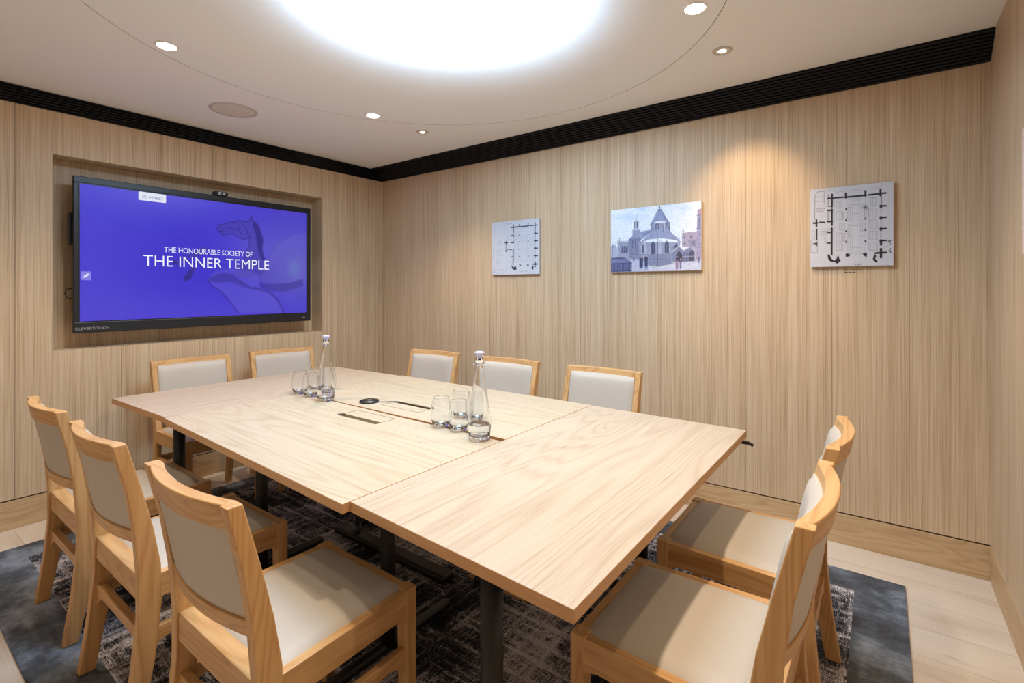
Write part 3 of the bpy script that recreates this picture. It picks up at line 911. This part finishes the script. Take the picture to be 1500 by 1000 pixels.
WHITE_E = emit('white_screen_lettering', (.93,.93,1,1), .95)
ROT_TV = Matrix(((0,0,1,0),(1,0,0,0),(0,1,0,0),(0,0,0,1)))    # text x->+y, y->+z, faces +x
def tv_text(name, s, x0, x1, par, mat, target_h, off=0.0, spacing=1.0, x=TX-.0052):
    yA, zA = scr_pt(*x0); yB, zB = scr_pt(*x1)
    cy, cz = (yA+yB)/2, (zA+zB)/2
    size = target_h/.69
    o = text_obj(name, s, size, mat, None, Matrix.Identity(4), offset=off, spacing=spacing, depth=.0003)
    xs_ = [v.co.x for v in o.data.vertices]; ys_ = [v.co.y for v in o.data.vertices]
    w = max(xs_)-min(xs_); mx = (max(xs_)+min(xs_))/2; my = (max(ys_)+min(ys_))/2
    k = (yB-yA)/w
    kh = target_h/(max(ys_)-min(ys_))
    o.data.transform(Matrix.Translation((x, cy, cz)) @ ROT_TV @ Matrix.Diagonal((k,kh,1,1)) @ Matrix.Translation((-mx,-my,0)))
    sub(o, par); return o
o = tv_text('title_line', 'THE HONOURABLE SOCIETY OF', (563,514), (968,533), scr, WHITE_E, .036, off=-.0004)
o = tv_text('title_line', 'THE INNER TEMPLE', (468,562), (1045,584), scr, WHITE_E, .068, off=-.0010)
# code badge and pencil button
def rrect(bm, y0, y1, z0, z1, x, r=.006, n=4):
    vs = []
    for cx, cz, a0 in ((y1-r,z1-r,0),(y0+r,z1-r,90),(y0+r,z0+r,180),(y1-r,z0+r,270)):
        for k in range(n+1):
            a = math.radians(a0+90*k/n); vs.append(bm.verts.new((x, cx+r*math.cos(a), cz+r*math.sin(a))))
    bm.faces.new(vs)
yA, zA = scr_pt(446,247); yB, zB = scr_pt(572,299)
bm = bmesh.new(); rrect(bm, yA, yB, zB, SZ1-.0005, TX-.0054); bdg = at(bm_obj('code_badge', bm, emit('badge_white', (.86,.88,1,1), .85)), tv)
BADGE = emit('badge_ink', srgb(120,120,170), 1.0)
o = tv_text('badge_number', '459683', (492,273), (556,280), bdg, BADGE, .019, x=TX-.0048)
bm = bmesh.new()
y0, z0 = scr_pt(474,270); 
for a,b,cc,d in ((-.012,.012,.007,.0085),(-.012,.012,-.0085,-.007),(-.012,-.0105,-.007,.007),(.0105,.012,-.007,.007),(-.006,.006,-.001,.003)):
    box(bm, TX-.0052, TX-.0048, y0+a, y0+b, z0+cc, z0+d)
sub(bm_obj('badge_icon', bm, BADGE), bdg)
yA, zA = scr_pt(182,609); yB, zB = scr_pt(231,650)
bm = bmesh.new(); rrect(bm, yA, yB, zB, zA, TX-.0054, .004); pbt = at(bm_obj('pencil_button', bm, emit('button_blue', srgb(128,120,222), 1)), tv)
bm = bmesh.new(); yc, zc = (yA+yB)/2, (zA+zB)/2
M45 = Matrix.Rotation(math.radians(40), 2)
def p45(a, b): v = M45 @ Vector((a, b)); return (TX-.0048, yc+v.x, zc+v.y)
for P in ([(-.008,-.0055),(.008,-.0055),(.008,.0055),(-.008,.0055)], [(.010,-.0055),(.0165,-.0055),(.0165,.0055),(.010,.0055)], [(-.010,-.0055),(-.010,.0055),(-.018,0)]):
    bm.faces.new([bm.verts.new(p45(*q)) for q in P])
sub(bm_obj('pencil_icon', bm, emit('icon_white', (.85,.86,1,1), .9)), pbt)
# bezel lettering and lamps
o = text_obj('bezel_lettering', 'CLEVERTOUCH', .020, LOGO, None, Matrix.Translation((TX+.0002, -2.135, 1.060)) @ ROT_TV, xs=1.15, depth=.0003); sub(o, bez)
bm = bmesh.new(); box(bm, TX-.001, TX+.0006, -.905, -.855, 1.060, 1.072); sub(bm_obj('sensor_window', bm, PLASTIC), bez)
LEDW = emit('white_indicator', (.9,.92,1,1), 1.2)
bm = bmesh.new(); box(bm, TX-.001, TX+.0006, -.790, -.783, 1.062, 1.069); box(bm, TX-.001, TX+.0006, -.808, -.805, 1.064, 1.067); sub(bm_obj('indicator_lamp', bm, LEDW), bez)
# webcam
wc = empty('webcam', (-.0, -1.415, TZ1))
tag(wc, 'small black and silver webcam perched on the top edge of the screen', 'webcam')
bm = bmesh.new(); box(bm, -.035, .012, -1.462, -1.372, TZ1+.002, TZ1+.030); at(bm_obj('body', bm, PLASTIC, bevel=.006), wc)
bm = bmesh.new(); box(bm, .008, .0145, -1.442, -1.392, TZ1+.006, TZ1+.026); at(bm_obj('face_plate', bm, plain('silver_plastic', srgb(176,178,182), .4), bevel=.003), wc)
bm = bmesh.new(); tube(bm, [(.013,-1.417,TZ1+.016),(.017,-1.417,TZ1+.016)], .007, 20); at(bm_obj('lens', bm, PLASTIC), wc)
bm = bmesh.new(); box(bm, -.060, -.02, -1.437, -1.397, TZ1-.01, TZ1+.008); at(bm_obj('clip', bm, PLASTIC), wc)

# ------------------------------------------------------------------ prints on the picture wall
PRINT = vcol_mat('printed_picture', .4)
PR = {}
def board(name, x0, x1, z0, z1, canvas, label, cat='picture', th=.016, gap=.006):
    r = empty(name, ((x0+x1)/2, -gap, z0)); tag(r, label, cat)
    bm = bmesh.new(); box(bm, x0, x1, -gap-th, -gap, z0, z1); at(bm_obj('backing_board', bm, BOARD, bevel=.001), r)
    bm = bmesh.new(); box(bm, x0+.06, x1-.06, -gap, 0.0, z0+.06, z1-.06); at(bm_obj('mounting_spacer', bm, GAP), r)
    m = r_print = canvas.mesh('print', PRINT, None, lambda u, v: (x0+.001+(x1-x0-.002)*u, np.full(u.shape, -gap-th-.0006), z1-.001-(z1-z0-.002)*v)); at(m, r)
    PR[r.name] = m
    return r
K = (40,40,46)
def plan_big():
    c = Canvas(250, 280, [(112,160),(922,78),(920,890),(118,912)], (205,208,220))
    L = lambda pts, w=2.2, a=.7, col=(90,92,104): c.line(pts, w, col, a)
    B = lambda pts, w: c.line(pts, w, K, 1)
    # thick walls
    B([(322,205),(322,325)],18); B([(282,245),(432,232)],15); B([(322,350),(322,505)],18); B([(322,535),(322,790)],18)
    B([(282,360),(325,360)],16); B([(282,470),(325,470)],16); B([(280,575),(320,575)],14); B([(280,678),(320,678)],14)
    B([(285,205),(285,325)],4); B([(285,322),(320,322)],5); B([(285,360),(285,470)],4)
    B([(457,195),(457,235)],20); B([(648,172),(648,218)],20); B([(450,232),(655,213)],17)
    B([(678,210),(848,190)],16); B([(796,158),(796,215)],20); B([(803,210),(803,330)],8)
    for y in (318,430,540,655):
        c.ell(800, y+2, 15, 17, K); B([(800,y),(850,y-3)],16)
    for y in (345,362,380,397,455,472,490,508,565,583,600,618): c.ell(800,y,5,5,K)
    B([(800,655),(800,692)],22); B([(800,735),(800,815)],24); B([(745,775),(850,768)],18)
    c.poly([(280,790),(300,790),(320,830),(345,850),(370,830),(385,790),(395,830),(410,850),(375,880),(355,862),(310,858),(288,830)], K)
    c.poly([(455,785),(475,778),(500,790),(498,805),(460,815)], K); c.poly([(622,785),(650,770),(665,775),(662,810),(645,808)], K)
    c.poly([(735,785),(755,800),(745,830),(770,855),(752,866),(720,835)], K)
    for x, y in ((461,348),(461,457),(461,563),(461,668),(650,332),(650,440),(650,552),(650,660)): c.ell(x,y,9,9,K)
    B([(142,485),(180,485)],16); B([(172,455),(172,515)],16); B([(203,477),(250,477)],14); B([(174,545),(174,645)],14); B([(145,685),(180,685)],10); B([(172,670),(172,705)],12)
    B([(887,660),(887,690)],10); B([(870,662),(900,648)],8); B([(887,728),(887,758)],10); B([(872,752),(900,770)],8)
    # thin lines
    L([(155,450),(155,230),(170,190),(190,178),(245,172)],4,.9); L([(245,172),(245,290)],3,.9); L([(270,170),(322,168)],5,.9); L([(155,275),(240,270)],3)
    L([(322,168),(345,165),(360,182),(805,135)],1.8,.6); L([(808,95),(808,160)],1.8,.6)
    L([(345,262),(345,790)],1.8,.4); L([(770,490),(770,760)],2,.5)
    c.rect(522,245,592,268,2,(90,92,104),.7); L([(470,310),(650,300)],2,.7); L([(467,235),(467,312)],2,.5); L([(650,215),(650,300)],2,.5)
    def pews(x0,y0,x1,y1,n):
        c.rect(x0,y0,x1,y1,2.2,(90,92,104),.7)
        for k in range(1,n): L([(x0+(x1-x0)*k/n,y0),(x0+(x1-x0)*k/n,y1)],2,.65)
    pews(366,272,411,340,3); pews(366,368,430,450,4); pews(395,485,447,555,3); pews(368,580,432,665,4); pews(368,685,432,750,4)
    pews(702,238,752,310,3); pews(683,338,752,425,4); pews(683,452,752,535,4); pews(683,560,752,645,4); pews(683,668,752,745,4)
    pews(478,330,523,465,2); pews(588,322,638,462,2); pews(478,500,512,600,2); pews(600,485,645,560,2); pews(478,612,523,780,2); pews(588,605,636,780,2)
    pews(640,345,680,425,2); pews(430,585,470,655,2); pews(435,378,470,440,1)
    L([(523,395),(590,390)],3,.8); L([(515,510),(600,505)],3,.8); L([(513,718),(605,718)],3,.8)
    for k in range(3): c.ell(650,330,30-7*k,24-6*k,(205,208,220) if k%2 else (120,122,132),.5)
    c.ell(650,332,9,9,K)
    c.rect(548,762,570,785,2,(90,92,104),.7); c.rect(120,650,182,772,2.5,(70,70,80),.8); c.rect(130,560,155,640,2,(90,92,104),.6)
    L([(190,600),(240,605),(262,690)],2,.5); L([(265,585),(265,685)],2,.6)
    L([(210,545),(300,540),(300,560),(215,565)],3,.8); L([(215,585),(320,575)],3,.8)
    for p in ([(388,800),(402,845)],[(350,800),(372,850)],[(760,800),(790,845)],[(345,880),(400,850)]): L(p,2,.6)
    return c
def plan_small():
    c = Canvas(190, 225, [(190,222),(765,168),(768,845),(195,860)], (206,211,224))
    B = lambda pts, w: c.line(pts, w, (58,66,84), 1)
    L = lambda pts, w=2.6, a=.42: c.line(pts, w, (120,130,145), a)
    B([(455,245),(455,345)],11); B([(430,280),(515,270)],14); B([(455,365),(455,405)],9); B([(430,378),(458,376)],12)
    B([(455,430),(455,470)],9); B([(428,466),(458,464)],14); B([(455,545),(455,735)],11); B([(430,640),(458,640)],11)
    B([(530,240),(530,275)],11); B([(636,228),(636,262)],11); B([(527,272),(640,260)],14); B([(657,258),(745,250)],13); B([(720,218),(720,350)],11)
    for y in (352,442,533,625): B([(712,y),(748,y)],14); c.ell(722,y,10,13,(58,66,84))
    for y in range(375,705,20): c.ell(722,y,4,6,(58,66,84))
    B([(700,728),(748,726)],16); B([(722,700),(722,760)],15)
    c.poly([(436,735),(450,760),(470,765),(485,745),(497,790),(480,806),(440,780)], (58,66,84)); c.poly([(527,725),(555,740),(535,756)], (58,66,84)); c.poly([(618,740),(645,722),(645,752)], (58,66,84)); c.poly([(690,740),(705,760),(698,798),(676,780)], (58,66,84))
    for x, y in ((530,370),(530,457),(530,545),(530,635),(636,360),(638,450),(638,540),(638,630)): c.ell(x,y,6,7,(58,66,84))
    B([(352,466),(385,466)],12); B([(370,448),(370,500)],10)
    for x in (375,390,405,420,435): c.ell(x,552,6,5,(58,66,84))
    for y in (520,540,560,575): c.ell(366,y,6,6,(58,66,84))
    L([(225,270),(325,268),(328,212)],3,.5); L([(225,270),(205,680)],3,.5); L([(372,210),(380,440)],4,.6); L([(345,225),(345,600)],3,.4); L([(375,560),(372,830)],3,.4)
    L([(360,235),(440,232)],4,.6); L([(470,215),(730,190)],3,.35); L([(210,510),(340,515)],3,.3)
    c.rect(200,795,330,850,2.6,(110,120,135),.5); L([(205,825),(260,825)],4,.5)
    for cx, cy, r in ((283,468,26),(280,577,26),(270,692,30)):
        for k in (0,1): L([(cx+(r-k*10)*math.cos(t*PI/4), cy+(r-k*10)*1.15*math.sin(t*PI/4)) for t in range(9)],2.6,.5)
    def pews(x0,y0,x1,y1,nx,ny):
        c.rect(x0,y0,x1,y1,2.4,(120,130,145),.45)
        for k in range(1,nx): L([(x0+(x1-x0)*k/nx,y0),(x0+(x1-x0)*k/nx,y1)],2,.4)
        for k in range(1,ny): L([(x0,y0+(y1-y0)*k/ny),(x1,y0+(y1-y0)*k/ny)],2,.4)
    pews(550,355,625,490,2,6); pews(550,512,622,695,2,7); pews(468,290,518,345,1,1); pews(470,370,520,430,2,3); pews(470,450,515,600,1,3); pews(468,610,520,700,2,3)
    pews(655,280,705,340,1,2); pews(655,360,705,425,1,3); pews(655,450,705,520,2,2); pews(655,560,705,690,2,4); pews(540,290,632,330,2,1)
    for y in (285,360,430,520,590,640,690): L([(395,y),(435,y-2)],3.5,.45)
    L([(535,818),(575,816)],5,.5); L([(600,815),(635,813)],5,.5); L([(235,380),(290,378)],4,.35); L([(250,620),(330,628)],4,.35); L([(245,748),(300,745)],4,.4)
    return c
def church():
    c = Canvas(330, 225, [(132,222),(1148,118),(1145,890),(140,915)], (226,234,246))
    for cx, cy, rx, ry, col, a in ((350,300,160,40,(196,214,242),.8),(480,200,60,30,(178,204,240),.7),(850,300,220,60,(228,234,244),.7),(960,200,60,25,(190,210,240),.7),(780,150,60,14,(185,208,240),.6),(940,260,40,18,(190,205,245),.5)):
        k = ((c.X-cx)/rx)**2+((c.Y-cy)/ry)**2; c.blend(np.exp(-k), col, a)
    st, sh, rf, dk, lt = (150,156,184), (112,118,152), (146,156,190), (66,68,100), (196,200,216)
    # ground
    c.poly([(132,790),(1148,760),(1148,900),(132,920)], (186,190,216)); c.poly([(560,840),(870,790),(1148,800),(1148,890),(560,900)], (200,202,222))
    c.poly([(555,850),(640,862),(860,815),(790,800),(560,820)], (140,156,150)); c.line([(560,850),(700,862),(850,815)], 8, (200,204,220))
    # left hall
    c.poly([(132,640),(160,600),(205,640),(210,770),(132,775)], (168,176,204)); c.poly([(210,570),(345,572),(440,520),(470,560),(470,780),(210,780)], st)
    c.poly([(315,565),(420,470),(580,440),(585,470),(520,520),(470,560),(345,575)], rf); c.poly([(480,500),(580,440),(575,470),(520,515)], (128,138,182))
    c.poly([(340,540),(470,525),(460,760),(345,760)], sh, .7); c.rect(212,565,340,575,5,lt,.9)
    for x in (265,290,315): c.poly([(x-10,640),(x,612),(x+10,640),(x+10,700),(x-10,700)], dk, .8)
    for x in (380,410): c.line([(x,560),(x,640)], 9, dk, .5)
    c.line([(232,530),(232,575)], 6, dk, .6); c.line([(215,560),(215,600)], 10, sh)
    # slim tower and spire
    c.poly([(402,340),(418,262),(432,342)], lt); c.poly([(390,345),(448,342),(446,440),(388,442)], (172,180,206)); c.poly([(376,445),(464,440),(468,525),(376,530)], (142,150,182))
    c.line([(398,352),(396,430)], 7, dk, .8); c.line([(430,352),(430,415)], 13, dk, .75); c.line([(378,443),(466,440)], 6, lt)
    # round church: cone roof, drum, lean-to roof, rotunda
    c.poly([(450,585),(915,575),(905,640),(820,640),(815,820),(690,845),(560,835),(455,770)], st)
    c.poly([(815,640),(905,600),(880,700),(820,800)], sh, .8)
    c.poly([(460,585),(585,468),(640,440),(740,438),(800,462),(870,520),(916,572),(860,548),(700,525),(560,538)], rf)
    c.line([(462,585),(560,545),(700,530),(850,548),(914,578)], 9, dk, .55, 6)
    c.poly([(578,370),(795,352),(802,462),(740,438),(640,440),(586,472)], (152,156,186))
    for x in (592,718,790): c.line([(x,385),(x+2,458)], 7, dk, .55)
    c.line([(735,370),(735,440)], 9, lt, .8)
    for x, w in ((654,20),(766,17)): c.poly([(x-w,438),(x-w,385),(x,362),(x+w,385),(x+w,440)], dk, .7); c.poly([(x-w*.4,438),(x-w*.4,388),(x,376),(x+w*.4,388),(x+w*.4,438)], lt, .6)
    c.poly([(574,388),(660,215),(700,212),(792,362),(740,340),(680,330),(625,345)], (140,150,190))
    c.poly([(690,215),(700,212),(792,362),(745,340)], (112,120,168), .6)
    c.line([(574,390),(625,350),(680,334),(745,344),(794,368)], 8, dk, .6, 5)
    c.line([(680,165),(680,215)], 7, dk, .8); c.line([(662,212),(706,208)], 8, dk, .7); c.ell(680,190,9,9,dk,.7)
    for x, w, y0, y1 in ((497,14,600,700),(610,26,570,712),(762,24,562,700),(868,18,588,650)):
        c.poly([(x-w,y1),(x-w,y0+28),(x,y0),(x+w,y0+28),(x+w,y1)], dk, .85); c.line([(x,y0+15),(x,y1)], 5, st, .6); c.line([(x-w-5,y1),(x-w-5,y0+25),(x,y0-6),(x+w+5,y0+25),(x+w+5,y1)], 4, lt, .5)
    for x in (524,684): c.poly([(x-14,560),(x+12,558),(x+18,715),(x-18,715)], lt, .55)
    for y in range(570,720,22): c.line([(672,y),(698,y)], 4, sh, .6); c.line([(512,y+20),(536,y+20)], 4, sh, .5)
    c.line([(455,722),(830,712)], 7, sh, .9); c.line([(455,775),(820,765)], 5, dk, .45); c.poly([(555,730),(815,720),(812,815),(690,842),(562,832)], sh, .5)
    c.line([(658,530),(658,842)], 6, (56,58,84), .9)
    # porch gables
    c.poly([(822,690),(900,615),(945,668),(1030,625),(1075,680),(1075,790),(830,805)], (128,132,164))
    c.line([(822,690),(898,618),(945,672),(1032,625),(1078,684)], 11, lt, .9)
    c.poly([(862,800),(864,720),(900,675),(935,720),(935,795)], (70,68,88)); c.poly([(1010,790),(1012,700),(1042,660),(1066,700),(1066,785)], (82,80,104))
    for x in (955,980,1000): c.line([(x,700),(x,790)], 8, dk, .6)
    c.line([(940,740),(1075,735)], 8, lt, .6)
    # right-hand houses
    c.poly([(930,480),(990,470),(1148,455),(1148,770),(1078,780),(1076,680),(1030,622),(932,640)], (168,158,182)); c.poly([(1000,560),(1095,545),(1095,640),(1010,630)], (132,130,168), .6)
    c.line([(990,475),(1100,458)], 5, (190,120,120), .7); c.line([(945,445),(945,480)], 14, (150,120,130), .8); c.line([(897,490),(900,560)], 9, (140,140,160), .7)
    for x, y in ((962,525),(962,595),(1030,520),(1060,590)): c.poly([(x-8,y-18),(x+8,y-18),(x+8,y+18),(x-8,y+18)], dk, .55)
    c.poly([(1105,225),(1148,200),(1148,760),(1100,770),(1098,430),(1104,280)], (158,152,184)); c.poly([(1108,215),(1148,198),(1148,262),(1104,275)], (182,140,158), .8)
    c.line([(1100,280),(1148,270)], 9, dk, .5); c.line([(1092,430),(1148,420)], 10, dk, .55); c.line([(1126,295),(1126,400)], 12, dk, .45); c.line([(1100,640),(1148,632)], 5, dk, .5)
    # people and railings
    for x, y0, y1, w, col in ((476,765,850,40,(48,52,92)),(532,755,842,36,(50,54,94)),(874,760,800,20,(60,56,84)),(875,808,870,30,(150,120,148)),(916,785,865,20,(104,104,140)),(392,750,800,12,(80,82,120)),(1118,745,800,16,(96,96,130))):
        c.line([(x,y0),(x,y1)], w, col, .9, 6); c.ell(x+2, y0-16, 9, 11, (190,160,160), .9)
    for x in (466,486,524,544): c.line([(x,848),(x,884)], 7, (110,116,160), .8)
    c.poly([(132,770),(200,750),(290,752),(372,800),(368,905),(138,915)], (96,102,146), .85); c.line([(132,762),(290,758)], 8, (60,64,100), .8)
    c.line([(135,824),(372,815)], 8, (64,66,102), .9); c.ell(215,790,70,18,(120,130,176),.8)
    for x in range(146,372,17): c.line([(x,824),(x,908)], 6, (54,58,96), .85)
    c.line([(138,905),(370,898)], 8, (60,62,98), .8); c.line([(152,620),(152,760)], 5, dk, .7)
    for x in (160,190,240,330,345): c.line([(x,590+x%30),(x,640)], 7, sh, .6)
    c.noise(.05, 3, 2); c.noise(.05, 5, 6)
    return c
Z0, Z1 = 1.403, 1.806
b1 = board('floor_plan_print', 1.340, 1.777, Z0, Z1, plan_small(), 'small pale church floor plan print, the leftmost of the three on the long wall')
b2 = board('church_picture', 2.340, 2.915, Z0, Z1+.003, church(), 'blue-grey picture of a round church with a conical roof on the long wall')
b3 = board('floor_plan_print', 3.466, 3.810, Z0+.003, Z1+.003, plan_big(), 'church floor plan print with heavy black walls marked 1960')
# lettering on the big plan
qb = Canvas(8, 8, [(112,160),(922,78),(920,890),(118,912)], (0,0,0))
ROT_ART = Matrix(((1,0,0,0),(0,0,-1,0),(0,1,0,0),(0,0,0,1)))   # text faces -y
def plan_text(s, px, py, h, mat, par, sx=1.0):
    u, v = qb.uv(px, py); x = 3.466+(3.81-3.466)*u; z = Z1+.003-.403*v
    o = text_obj('lettering', s, h, mat, None, Matrix.Translation((x,-.0229,z)) @ ROT_ART, xs=sx, depth=.0001); sub(o, PR[par.name]); return o
plan_text('1960', 563, 884, .013, INKG, b3, 1.5)
plan_text('Practice', 212, 345, .011, INKG, b3, 1.1); plan_text('Room', 208, 370, .011, INKG, b3, 1.1)
plan_text('porch', 842, 710, .010, INKG, b3)
plan_text('Vestry', 198, 230, .009, INKG, b3)
# small caption lines under each print
def caption(x0, x1, z, lab, mat):
    bm = bmesh.new(); w = x1-x0
    for k, (a, b) in enumerate(((0,1),(.02,.62))):
        zz = z-k*.011; n = 14; random.seed(int(x0*100)+k)
        xx = x0+w*a
        while xx < x0+w*b:
            L = random.uniform(.006,.016); box(bm, xx, min(xx+L, x0+w*b), -.0008, 0, zz-.0022, zz+.0022); xx += L+.0035
    tag(bm_obj('wall_caption', bm, mat), lab, 'caption')
caption(1.50, 1.60, 1.386, 'faint two-line caption on the wall under the small pale floor plan', WALLTXT)
caption(2.555, 2.65, 1.384, 'faint two-line caption on the wall under the round church picture', WALLTXT)
caption(3.61, 3.69, 1.388, 'dark two-line caption on the wall under the 1960 floor plan', plain('dark_caption', srgb(92,74,58), .6))
# framed print on the right-hand wall
r4 = empty('framed_picture', (W-.012, -1.03, 1.403)); tag(r4, 'pale picture board on the right-hand wall, cut by the right photo edge', 'picture')
bm = bmesh.new(); box(bm, W-.024, W-.004, -1.30, -.765, 1.403, 1.806); at(bm_obj('backing_board', bm, BOARD, bevel=.001), r4)
c4 = Canvas(90, 80, [(0,0),(100,0),(100,80),(0,80)], (224,206,200))
c4.poly([(6,6),(94,6),(94,70),(6,70)], (206,184,180)); c4.poly([(6,50),(30,40),(60,46),(94,38),(94,70),(6,70)], (120,92,104)); c4.poly([(20,44),(20,24),(34,14),(48,24),(48,44)], (150,120,124)); c4.noise(.1,7,2)
m = c4.mesh('print', PRINT, None, lambda u, v: (np.full(u.shape, W-.0246), -.766-(1.299-.766)*u, 1.805-.401*v)); at(m, r4)

# ------------------------------------------------------------------ ceiling fittings
spk = empty('ceiling_speaker', (.54,-1.575,H)); tag(spk, 'round beige speaker grille in the ceiling near the screen wall', 'speaker')
bm = bmesh.new(); lathe(bm, [(0,-.004),(.112,-.004),(.118,-.003)], 48); bm_obj('grille', bm, SPK, spk)
bm = bmesh.new(); lathe(bm, [(.118,-.004),(.130,-.004),(.134,-.0005)], 48); bm_obj('rim', bm, plain('speaker_rim', srgb(206,198,186), .7), spk, smooth=True)
def downlight(x, y, r, label, ringed, power, tilt=None, warm=(1,.80,.58), spot=125, blend=.7, lens=16):
    e = empty('downlight', (x, y, H)); tag(e, label, 'downlight', 'recessed ceiling downlights')
    bm = bmesh.new(); ro = r+(.016 if ringed else .006)
    lathe(bm, [(ro,-.0005),(ro-.002,-.004),(r,-.004),(r-.002,.0)], 40); bm_obj('trim_ring', bm, TRIMW if not ringed else plain('ring_grey', srgb(200,192,182), .5), e, smooth=True)
    bm = bmesh.new(); lr = r*.62 if ringed else r-.001
    if ringed: 
        lathe(bm, [(r-.001,-.0035),(lr,-.0030)], 40); bm_obj('baffle', bm, BAFFLE, e)
        bm = bmesh.new()
    lathe(bm, [(0,-.0032),(lr,-.0032)], 40); bm_obj('lamp_lens', bm, emit('lamp_lens_glow', (1,.86,.70,1), lens), e)
    ld = bpy.data.lights.new('spot', 'SPOT'); ld.energy = power; ld.color = warm; ld.spot_size = math.radians(spot); ld.spot_blend = blend; ld.shadow_soft_size = .035
    lo = bpy.data.objects.new('lamp', ld); link(lo, e); lo.location = (0,0,-.012)
    if tilt: lo.rotation_euler = tilt
    return e
PW = 50
downlight(1.145,-2.141,.040, 'bright white downlight on the ceiling disc above the three near chairs', False, PW)
downlight(1.156,-1.004,.040, 'bright white downlight on the ceiling disc nearest the room corner', False, PW)
downlight(3.171,-1.020,.040, 'large bright downlight on the ceiling disc at the upper right of the photo', False, PW)
downlight(3.171,-2.141,.040, 'downlight on the ceiling disc above the camera side of the table end', False, PW)
downlight(3.168,-.588,.028, 'ringed adjustable downlight outside the disc that throws the warm pool on the long wall', True, 40, (math.radians(38),0,0), (1,.70,.40), 62, .8)
downlight(1.167,-.585,.028, 'small ringed adjustable downlight outside the disc by the room corner', True, 16, (math.radians(10),0,0), (1,.78,.52), 80, .8)
downlight(1.167,-2.76,.028, 'ringed downlight behind the three near chairs', True, 28, None, (1,.80,.58), 120, .8)
downlight(3.168,-2.50,.028, 'ringed downlight over the camera position', True, 28, None, (1,.80,.58), 120, .8)

downlight(3.78,-1.58,.028, 'ringed downlight near the right-hand wall above the chairs at the table end', True, 26, None, (1,.74,.46), 120, .8)

# ------------------------------------------------------------------ world, camera, view
w = bpy.data.worlds.new('World'); bpy.context.scene.world = w; w.use_nodes = True
w.node_tree.nodes['Background'].inputs[0].default_value = (.02,.02,.02,1)
cam = bpy.data.cameras.new('Camera'); co = bpy.data.objects.new('Camera', cam); C.objects.link(co)
cam.sensor_width = 36; cam.lens = 36*730/1500; cam.shift_y = -76/1500; cam.clip_start = .02
co.location = (3.76,-3.03,1.29); co.rotation_euler = (PI/2, 0, math.radians(36.5))
sc = bpy.context.scene; sc.camera = co
sc.view_settings.view_transform = 'Standard'; sc.view_settings.look = 'None'
sc.view_settings.exposure = 0; sc.view_settings.gamma = 1; sc.view_settings.use_curve_mapping = False
